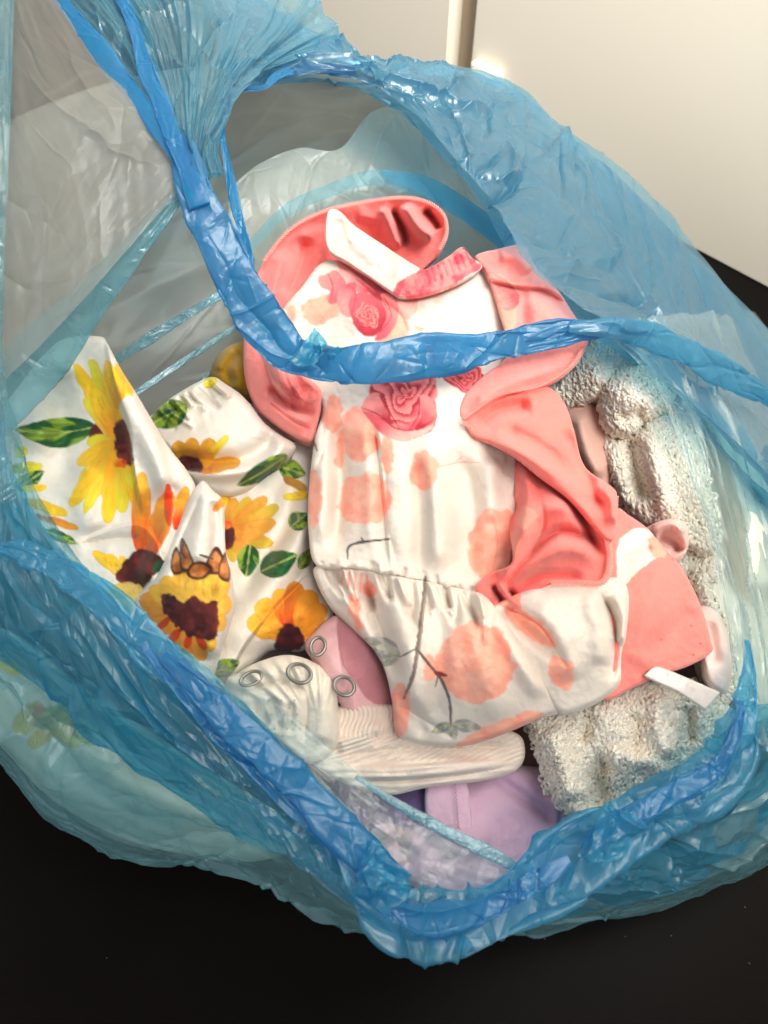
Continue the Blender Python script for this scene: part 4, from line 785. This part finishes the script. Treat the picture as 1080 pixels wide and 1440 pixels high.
relief("cuff", [(868, 716), (884, 724), (912, 744), (935, 772), (960, 800), (985, 850), (1000, 900), (1000, 918), (970, 936), (930, 950), (890, 968), (852, 985), (838, 960), (850, 880), (848, 800), (850, 750)],
    [(868, 716, .225), (935, 772, .218), (1000, 905, .204), (850, 985, .196), (850, 880, .216), (925, 850, .220)], M_JERSEY, rom,
    folds=[('r', [(930, 780), (915, 850), (900, 950)], .003, 30), ('v', [(975, 850), (950, 880), (900, 930)], .0025, 14), ('c', [(870, 790), (920, 768)], .004, 4)],
    step=1.7, color=(252, 138, 130), rp=5, rh=0.004, skirt=0.012, seed=19,
    paint=lambda c: (c.poly([(868, 800), (872, 760), (905, 742), (935, 772), (900, 800), (872, 826)], WH, None, 2), c.blob(925, 768, 12, 18, PEACH, None, -30, 4, 9, 4), [c.blob(x, y, 1.3, 1.3, (120, 60, 60), None, 0, 0, 9, 5) for x, y in ((975, 921), (972, 880), (946, 786), (930, 900), (985, 905))]))
relief("leg", [(700, 848), (745, 828), (790, 818), (830, 820), (856, 812), (876, 816), (886, 840), (882, 880), (876, 930), (872, 962), (852, 982), (815, 1000), (785, 1002), (755, 960), (718, 905), (685, 862)],
    [(700, 850, .232), (840, 815, .238), (884, 840, .226), (876, 930, .214), (815, 1000, .196), (755, 960, .205), (700, 880, .222), (800, 900, .232)], M_PRINT, rom,
    folds=[('v', [(705, 855), (745, 890), (790, 930)], .006, 10), ('r', [(745, 850), (780, 890), (810, 960)], .004, 18), ('c', [(842, 830), (862, 870), (866, 920), (860, 960)], .010, 7), ('r', [(862, 830), (878, 870), (874, 910)], .006, 9), ('r', [(825, 830), (842, 880), (846, 940)], .005, 14), ('c', [(700, 850), (760, 880), (800, 945)], .005, 5)],
    step=1.6, color=(226, 217, 207), paint=paint_rom, rp=9, rh=0.009, skirt=0.012, seed=20)
relief("skirt", [(442, 798), (470, 794), (520, 802), (580, 814), (640, 826), (680, 836), (700, 856), (728, 900), (760, 950), (788, 998), (760, 1010), (710, 1032), (660, 1048), (620, 1050), (578, 1044), (556, 1030), (552, 990), (540, 940), (518, 905), (492, 880), (462, 850), (446, 822)],
    [(442, 800, .205), (560, 812, .224), (680, 838, .230), (788, 998, .190), (660, 1045, .176), (560, 1030, .172), (520, 905, .196), (462, 850, .196), (600, 920, .225), (690, 950, .222)], M_PRINT, rom,
    folds=[('v', [(500, 810), (530, 870), (560, 960)], .008, 11), ('r', [(470, 812), (500, 860), (532, 910)], .006, 12), ('r', [(545, 820), (568, 900), (590, 1010)], .006, 17), ('v', [(610, 835), (620, 920), (612, 1030)], .0045, 13), ('r', [(650, 850), (680, 930), (700, 1020)], .004, 22), ('r', [(690, 860), (730, 930), (765, 985)], .006, 12), ('v', [(545, 960), (580, 1000), (600, 1040)], .004, 10), ('c', [(556, 990), (600, 1015), (640, 1040)], .004, 6)]
    + pleats((450, 796), (684, 838), 24, (.25, 1), 22, 85, .0056, 4.0, 4),
    step=1.6, color=(226, 217, 207), paint=paint_rom, rp=8, rh=0.008, skirt=0.012, seed=21)
# overlock stitching: little slanted thread loops along the hems
def stitch(pts, zf, parent, col, gap=3.4, ln=3.2, name="overlock_stitch", rad=.00055):
    P = cat(np.asarray(pts, float), len(pts) * 20); d = np.linalg.norm(np.diff(P[:, :2], axis=0), axis=1).sum(); P = arc(P, max(4, int(d / gap)))
    T = np.gradient(P[:, :2], axis=0); T /= np.linalg.norm(T, axis=1)[:, None]; Nn = np.stack([-T[:, 1], T[:, 0]], 1)
    cs = []
    for k in range(len(P)):
        q = [P[k, :2] + Nn[k] * ln * a + T[k] * gap * .5 * a for a in (-1, -.4, .4, 1)]
        zz = P[k, 2] + np.array([-.0004, .0007, .0007, -.0004])
        cs.append([U(q[i][0], q[i][1], zz[i]) for i in range(4)])
    tubes(name, np.array(cs), rad, cloth("stitch_thread", 2000, .2, colour=col), parent, None, 4)
stitch([(652, 594, .2565), (672, 608, .253), (720, 628, .251), (770, 655, .251), (822, 688, .247), (858, 688, .240)], None, rom, (255, 160, 150))
stitch([(866, 700, .241), (864, 730, .239), (856, 752, .236)], None, rom, (255, 160, 150))
stitch([(850, 745, .252), (858, 785, .246), (848, 818, .245), (812, 820, .248), (776, 820, .250)], None, rom, (255, 160, 150), ln=4)
stitch([(652, 588, .2605), (700, 556, .2585), (760, 542, .258), (800, 516, .262), (820, 488, .264)], None, rom, (255, 160, 150), ln=2)
stitch([(372, 366, .243), (402, 328, .247), (440, 303, .252), (500, 286, .256), (560, 278, .2605), (598, 283, .261), (622, 300, .258), (628, 326, .253), (618, 350, .248)], None, rom, (255, 160, 150), ln=2.4)
# ---- pale pink vest with snaps
def snap(px, py, z, r, parent, rot=0., sq=.8):
    """ring-shaped press stud: open metal ring pressed into the cloth"""
    t = np.linspace(0, 2 * np.pi, 28); c = np.stack([np.cos(t) * r, np.sin(t) * r * sq], 1)
    a = math.radians(rot); X = px + c[:, 0] * math.cos(a) - c[:, 1] * math.sin(a); Y = py + c[:, 0] * math.sin(a) + c[:, 1] * math.cos(a)
    V = U(X, Y, np.full(len(X), z)); sn = tubes("snap", V[None], .0010, M_METAL, parent, None, 8)
    V = U(px + (X - px) * .84, py + (Y - py) * .84, np.full(len(X), z - .0003)); tubes("inner_ring", V[None], .0004, M_METAL, sn, None, 6)
pk = empty("pink_vest", "pale pink ribbed baby vest with two metal ring snaps beside the romper skirt", "vest")
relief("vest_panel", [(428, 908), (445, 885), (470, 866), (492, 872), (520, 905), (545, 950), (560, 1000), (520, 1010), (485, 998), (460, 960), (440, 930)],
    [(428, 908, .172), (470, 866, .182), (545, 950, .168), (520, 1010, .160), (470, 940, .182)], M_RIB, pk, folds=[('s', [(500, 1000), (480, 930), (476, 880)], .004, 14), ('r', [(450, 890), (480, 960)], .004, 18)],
    step=1.8, color=(232, 184, 190), rp=10, rh=.008, seed=30, paint=lambda c: c.poly([(474, 872), (492, 872), (520, 905), (545, 950), (560, 1000), (520, 985), (500, 960), (480, 930)], (196, 132, 142), None, 1))  # darker poly paints the romper's shade onto the vest's right side
snap(447, 909, .1905, 13, pk, -72, .78); snap(484, 965, .187, 15, pk, 30, .85)
# ---- white eyelet cardigan
ey = empty("white_cardigan", "white ribbed pointelle baby cardigan with a rounded snap tab below the sunflower dress", "cardigan")
def ribs(x, y):
    d = np.hypot(x - 455, y - 1030); a = np.arctan2(y - 1040, x - 450)
    return .0020 * np.sin(a * 40 + .02 * d) * sm(8, 30, d) * sm(1000, 960, y)
def rib2(x, y):
    up_ = sm(1040, 1028, y); lo_ = sm(1066, 1072, y)
    vert = np.sin((x + 4 * np.sin(y / 9)) * 2 * np.pi / 6.5); diag = np.sin((y + .42 * x + 6 * np.sin(x / 50)) * 2 * np.pi / 6.5) ; hor = np.sin((y + .05 * x + 2 * np.sin(x / 33)) * 2 * np.pi / 12)
    return .0010 * vert * up_ + .0009 * diag * (1 - up_) * (1 - lo_) + .0011 * hor * lo_ * (.6 + .6 * vn(x / 60, y / 9, 5))
relief("cardigan_body", [(440, 1005), (500, 990), (560, 992), (640, 1010), (720, 1028), (738, 1050), (730, 1080), (690, 1096), (600, 1108), (540, 1118), (470, 1095), (430, 1060)],
    [(440, 1010, .165), (560, 992, .166), (720, 1030, .155), (730, 1075, .142), (540, 1115, .148), (470, 1090, .155), (600, 1050, .163)], M_RIB, ey, extra=rib2,
    folds=[('c', [(500, 1100), (600, 1096), (722, 1078)], .004, 3), ('c', [(470, 1066), (580, 1050), (732, 1052)], .005, 3), ('s', [(560, 995), (600, 1030), (720, 1046)], .004, 10), ('v', [(480, 1078), (580, 1060), (700, 1062)], .004, 7), ('r', [(500, 1090), (600, 1085), (725, 1074)], .006, 12), ('v', [(520, 1045), (580, 1020)], .004, 9), ('r', [(470, 1050), (540, 1020)], .004, 12)], step=1.6, color=(240, 226, 214), rp=7, rh=.006, seed=31)
relief("snap_tab", [(318, 962), (335, 945), (365, 930), (400, 921), (430, 926), (455, 940), (470, 962), (476, 1000), (474, 1050), (440, 1075), (395, 1050), (350, 1010)],
    [(318, 962, .182), (400, 921, .190), (472, 965, .185), (474, 1050, .168), (380, 1040, .175), (400, 980, .196)], M_RIB, ey, extra=ribs,
    folds=[('c', [(340, 975), (390, 958), (425, 968), (432, 1000), (425, 1050)], .005, 4), ('r', [(450, 960), (456, 1000), (450, 1050)], .004, 13), ('r', [(345, 955), (400, 940), (440, 952)], .003, 10), ('v', [(380, 980), (395, 1030)], .005, 6), ('v', [(410, 985), (408, 1035)], .004, 5), ('v', [(355, 985), (385, 1030)], .005, 5)],
    step=1.6, color=(234, 228, 216), rp=12, rh=.010, seed=32, paint=lambda c: [c.blob(378 + 9 * i + 2 * j, 985 + 10 * j, 1.2, 1.6, (150, 140, 130), None, 0, 0, 9, 3) for i in range(5) for j in range(6) if (i + j) % 2 == 0])
snap(353, 954, .1935, 16, ey, -25, .55); snap(421, 947, .1985, 17, ey, 20, .78)
# ---- lilac shirt
li = empty("lilac_shirt", "soft lilac jersey shirt with a stitched band at the front of the bag", "shirt")
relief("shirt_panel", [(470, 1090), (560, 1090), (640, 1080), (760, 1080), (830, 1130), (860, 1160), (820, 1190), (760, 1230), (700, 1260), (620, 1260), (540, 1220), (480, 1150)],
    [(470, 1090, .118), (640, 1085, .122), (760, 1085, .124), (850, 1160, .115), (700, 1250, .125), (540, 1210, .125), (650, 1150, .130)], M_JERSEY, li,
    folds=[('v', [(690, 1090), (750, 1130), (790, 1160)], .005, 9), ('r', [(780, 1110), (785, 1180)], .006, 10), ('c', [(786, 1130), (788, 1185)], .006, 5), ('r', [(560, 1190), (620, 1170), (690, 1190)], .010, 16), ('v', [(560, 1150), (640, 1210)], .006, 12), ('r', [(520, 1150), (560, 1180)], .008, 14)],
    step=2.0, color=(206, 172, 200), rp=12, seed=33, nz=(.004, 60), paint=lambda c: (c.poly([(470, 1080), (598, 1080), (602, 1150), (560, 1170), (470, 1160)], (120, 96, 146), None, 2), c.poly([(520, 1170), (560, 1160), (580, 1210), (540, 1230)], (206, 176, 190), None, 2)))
relief("button_band", [(600, 1102), (628, 1098), (656, 1100), (664, 1190), (640, 1200), (602, 1160)], [(600, 1102, .139), (656, 1100, .138), (664, 1190, .138), (602, 1160, .138), (630, 1140, .140)], M_JERSEY, li, step=1.8, color=(212, 178, 202), rp=6, rh=.004, seed=34, skirt=.006)
stitch([(640, 1104, .143), (644, 1150, .143), (648, 1194, .142)], None, li, (170, 134, 168), gap=5, ln=1.2, name="seam_stitch", rad=.0003)
# ---- crochet cardigan
cr = empty("crochet_cardigan", "cream crochet baby cardigan bunched under the romper along the right side", "cardigan")
def boucle(fn, P, n, parent, seed, col=(236, 222, 200), rr=(4.6, 7.6), th=.00105):
    """yarn loops standing on a panel: each loop a short bent tube, laid roughly in rows of stitches"""
    r = np.random.default_rng(seed); lo, hi = P.min(0), P.max(0); g = math.sqrt((hi - lo).prod() / n)
    ang = r.uniform(-.5, .5); ca, sa = math.cos(ang), math.sin(ang); R_ = np.hypot(*(hi - lo)) / 2 + 10; c0 = (lo + hi) / 2
    gx, gy = 8.8, 6.6; xs, ys = np.meshgrid(np.arange(-R_, R_, gx), np.arange(-R_, R_, gy)); xs = xs + (np.arange(ys.shape[0])[:, None] % 2) * gx / 2
    xs = xs + r.normal(0, 1.5, xs.shape); ys = ys + r.normal(0, 1.3, xs.shape) + 3.2 * np.sin(xs / 26)
    x = c0[0] + xs.ravel() * ca - ys.ravel() * sa; y = c0[1] + xs.ravel() * sa + ys.ravel() * ca
    m = polysdf(x, y, P) > 1; x = x[m]; y = y[m]; n0 = len(x); S = 9; t = np.linspace(0, 1, S)[None]
    Xs, Ys, Zs = [], [], []
    for sgn in (-1, 1, 0):                         # two legs of each stitch and the bar behind them
        j = r.normal(0, .38, (n0, 1)); q = r.uniform(.85, 1.25, (n0, 1))
        if sgn: lx = sgn * (.6 + 4.6 * np.sin(np.pi * t * .62)) * q; ly = (-5.6 + 11.0 * t) * q
        else: lx = (-5.4 + 10.8 * t) * q; ly = 2.2 * np.sin(np.pi * t) * q + 4
        lx, ly = lx * np.cos(j) - ly * np.sin(j), lx * np.sin(j) + ly * np.cos(j)
        Xs.append(x[:, None] + lx * ca - ly * sa); Ys.append(y[:, None] + lx * sa + ly * ca); Zs.append((.0015 if sgn else .0008) * np.sin(np.pi * t) * q + r.uniform(0, .0006, (n0, 1)))
    X = np.concatenate(Xs); Y = np.concatenate(Ys); Zz = np.concatenate(Zs); K = len(X)
    B = fn(X.ravel(), Y.ravel()).reshape(K, S, 3)
    up = CAM - B; up /= np.linalg.norm(up, axis=2, keepdims=True)
    B = B + up * Zz[..., None]
    c = srgb(col)[None] * r.uniform(.94, 1.05, (K, 1))
    o = tubes("yarn_loops", B, r.uniform(.8, 1.2, K) * th, M_YARN, parent, np.clip(c, 0, 1), 5); o["kind"] = "stuff"
CRE = (252, 238, 214)
def pits(x, y): return .0004 * vn(x / 5, y / 5, 77) - .0004 * (np.maximum(0, np.sin(x * .30 + .8 * np.sin(y * .1)) * np.sin(y * .42)) ** 2)
for k, (nm, out, ctl, fol, n) in enumerate([
    ("collar_panel", [(770, 555), (800, 520), (826, 488), (850, 478), (880, 492), (895, 508), (870, 530), (850, 550), (830, 565), (800, 575), (782, 570)], [(770, 555, .205), (850, 480, .228), (895, 508, .225), (800, 575, .200), (840, 530, .228)], [], 620),
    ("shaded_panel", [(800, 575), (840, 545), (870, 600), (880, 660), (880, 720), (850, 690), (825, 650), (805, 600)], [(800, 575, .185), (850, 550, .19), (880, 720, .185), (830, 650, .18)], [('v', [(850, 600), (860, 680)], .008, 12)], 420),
    ("front_panel", [(900, 600), (905, 580), (935, 560), (960, 580), (985, 640), (1005, 720), (1000, 780), (960, 765), (920, 745), (885, 720), (868, 690), (850, 640), (842, 605), (870, 612)], [(905, 580, .215), (960, 580, .215), (1000, 760, .205), (885, 720, .200), (850, 620, .200), (930, 660, .222)], [('v', [(885, 610), (895, 660), (910, 710)], .010, 13), ('r', [(912, 600), (925, 670), (945, 740)], .006, 14)], 1150),
    ("rolled_edge", [(842, 560), (850, 535), (872, 518), (898, 508), (925, 530), (945, 560), (930, 582), (905, 595), (890, 612), (862, 615), (845, 598)], [(842, 570, .216), (898, 508, .236), (945, 560, .230), (890, 612, .216), (885, 560, .240)], [('v', [(870, 590), (910, 580)], .005, 10)], 620),
    ("side_panel", [(935, 770), (960, 755), (1000, 770), (1015, 800), (1000, 830), (1025, 900), (1030, 980), (1000, 990), (985, 940), (960, 900), (945, 830)], [(935, 770, .185), (1010, 790, .19), (1028, 980, .165), (960, 900, .172), (985, 860, .188)], [('v', [(960, 800), (990, 870)], .006, 10)], 560),
    ("hem_panel", [(742, 1010), (780, 995), (830, 990), (880, 965), (930, 950), (980, 960), (1015, 985), (1028, 1020), (1010, 1060), (960, 1090), (910, 1110), (880, 1135), (850, 1155), (815, 1150), (785, 1130), (765, 1095), (755, 1055)],
        [(742, 1010, .160), (880, 965, .178), (1020, 990, .165), (1010, 1060, .150), (880, 1130, .142), (800, 1140, .150), (765, 1080, .152), (880, 1030, .176)],
        [('r', [(770, 1020), (790, 1070), (805, 1130)], .010, 16), ('v', [(860, 1065), (840, 1090), (850, 1140)], .011, 17), ('r', [(850, 1060), (910, 1070), (940, 1095)], .006, 12), ('v', [(900, 1000), (890, 1040), (900, 1070)], .006, 13), ('r', [(930, 970), (925, 1020), (945, 1070)], .008, 14), ('v', [(965, 990), (970, 1050)], .008, 11), ('v', [(830, 1000), (820, 1050)], .006, 10)], 2300)]):
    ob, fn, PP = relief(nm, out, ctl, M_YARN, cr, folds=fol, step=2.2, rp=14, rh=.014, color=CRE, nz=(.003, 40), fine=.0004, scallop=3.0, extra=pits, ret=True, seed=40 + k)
    boucle(fn, PP, int(n * 1.15), cr, 400 + k, col=(255, 240, 220) if k != 1 else (244, 224, 200))  # same yarn in a darker copy, shade put into the second panel's colour
# ---- small things around it
tag(relief("satin_ribbon", [(905, 950), (905, 950), (920, 938), (940, 942), (1014, 974), (1014, 974), (992, 998), (992, 998), (955, 974), (925, 960)], [(930, 946, .207), (1014, 976, .198), (1000, 998, .196), (960, 965, .206)], M_SATIN, None, step=1.8, color=(206, 200, 198), rp=2, rh=.001, skirt=.002, nz=(.0005, 40), seed=50),
    "narrow white satin ribbon end lying on cream crochet below the coral cuff", "ribbon")
pp = tag(relief("pink_bootie", [(905, 745), (930, 732), (955, 730), (968, 748), (966, 775), (950, 792), (930, 775), (915, 755)], [(905, 745, .212), (955, 730, .224), (966, 775, .214), (940, 755, .218)], M_RIB, None,
    folds=[('v', [(925, 755), (948, 765), (955, 780)], .012, 9), ('r', [(915, 745), (945, 736), (962, 752)], .006, 6)], step=1.8, color=(240, 196, 188), rp=8, rh=.008, seed=51), "pale pink knitted bootie cuff curled against the cream crochet panel", "bootie")
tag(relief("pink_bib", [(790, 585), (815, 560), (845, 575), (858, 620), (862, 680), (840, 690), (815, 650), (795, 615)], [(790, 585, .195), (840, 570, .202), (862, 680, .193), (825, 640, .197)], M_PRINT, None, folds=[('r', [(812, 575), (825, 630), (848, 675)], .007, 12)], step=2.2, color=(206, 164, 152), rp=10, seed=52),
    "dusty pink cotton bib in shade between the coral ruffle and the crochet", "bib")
tag(relief("white_sheet", [(900, 480), (980, 520), (1060, 620), (1110, 760), (1120, 900), (1100, 1000), (1040, 1030), (1020, 950), (990, 880), (990, 760), (960, 640), (920, 560)],
    [(900, 490, .19), (1060, 620, .165), (1120, 900, .13), (1040, 1020, .14), (990, 760, .185), (960, 640, .19), (1050, 800, .175)], M_PRINT, None,
    folds=[('r', [(990, 560), (1040, 700), (1060, 860)], .014, 22), ('v', [(960, 560), (1015, 700), (1030, 860)], .014, 18), ('r', [(1060, 700), (1090, 840)], .010, 18)], step=3, color=(226, 224, 212), rp=20, rh=.02, nz=(.006, 60), seed=53),
    "white cotton sheet pressed against the right side of the bag behind the film", "sheet")
tag(relief("pale_vest", [(975, 860), (1000, 850), (1020, 880), (1030, 930), (1022, 975), (995, 960), (985, 910)], [(975, 860, .190), (1020, 880, .195), (1022, 975, .185), (1000, 910, .197)], M_PRINT, None, folds=[('v', [(995, 870), (1008, 940)], .005, 8)], step=2., color=(240, 220, 214), rp=8, seed=54),
    "pale pink white vest hem beside the coral cuff on the right", "vest")
# dust specks and lint on the dark table
r = np.random.default_rng(5); cs = []
for k in range(50):
    x, y = r.uniform(-.35, .4), r.uniform(-.45, -.17); L_ = r.uniform(.0002, .0011); a = r.uniform(0, 6.28)
    cs.append([(x, y, .0006), (x + L_ * math.cos(a), y + L_ * math.sin(a), .0009), (x + 2 * L_ * math.cos(a + .5), y + 2 * L_ * math.sin(a + .5), .0006)])
dl = tubes("dust_specks", np.array(cs), .00016, M_SPECK, None, None, 4); dl["kind"] = "stuff"; dl["label"] = "tiny pale specks of lint scattered over the dark table"; dl["category"] = "lint"
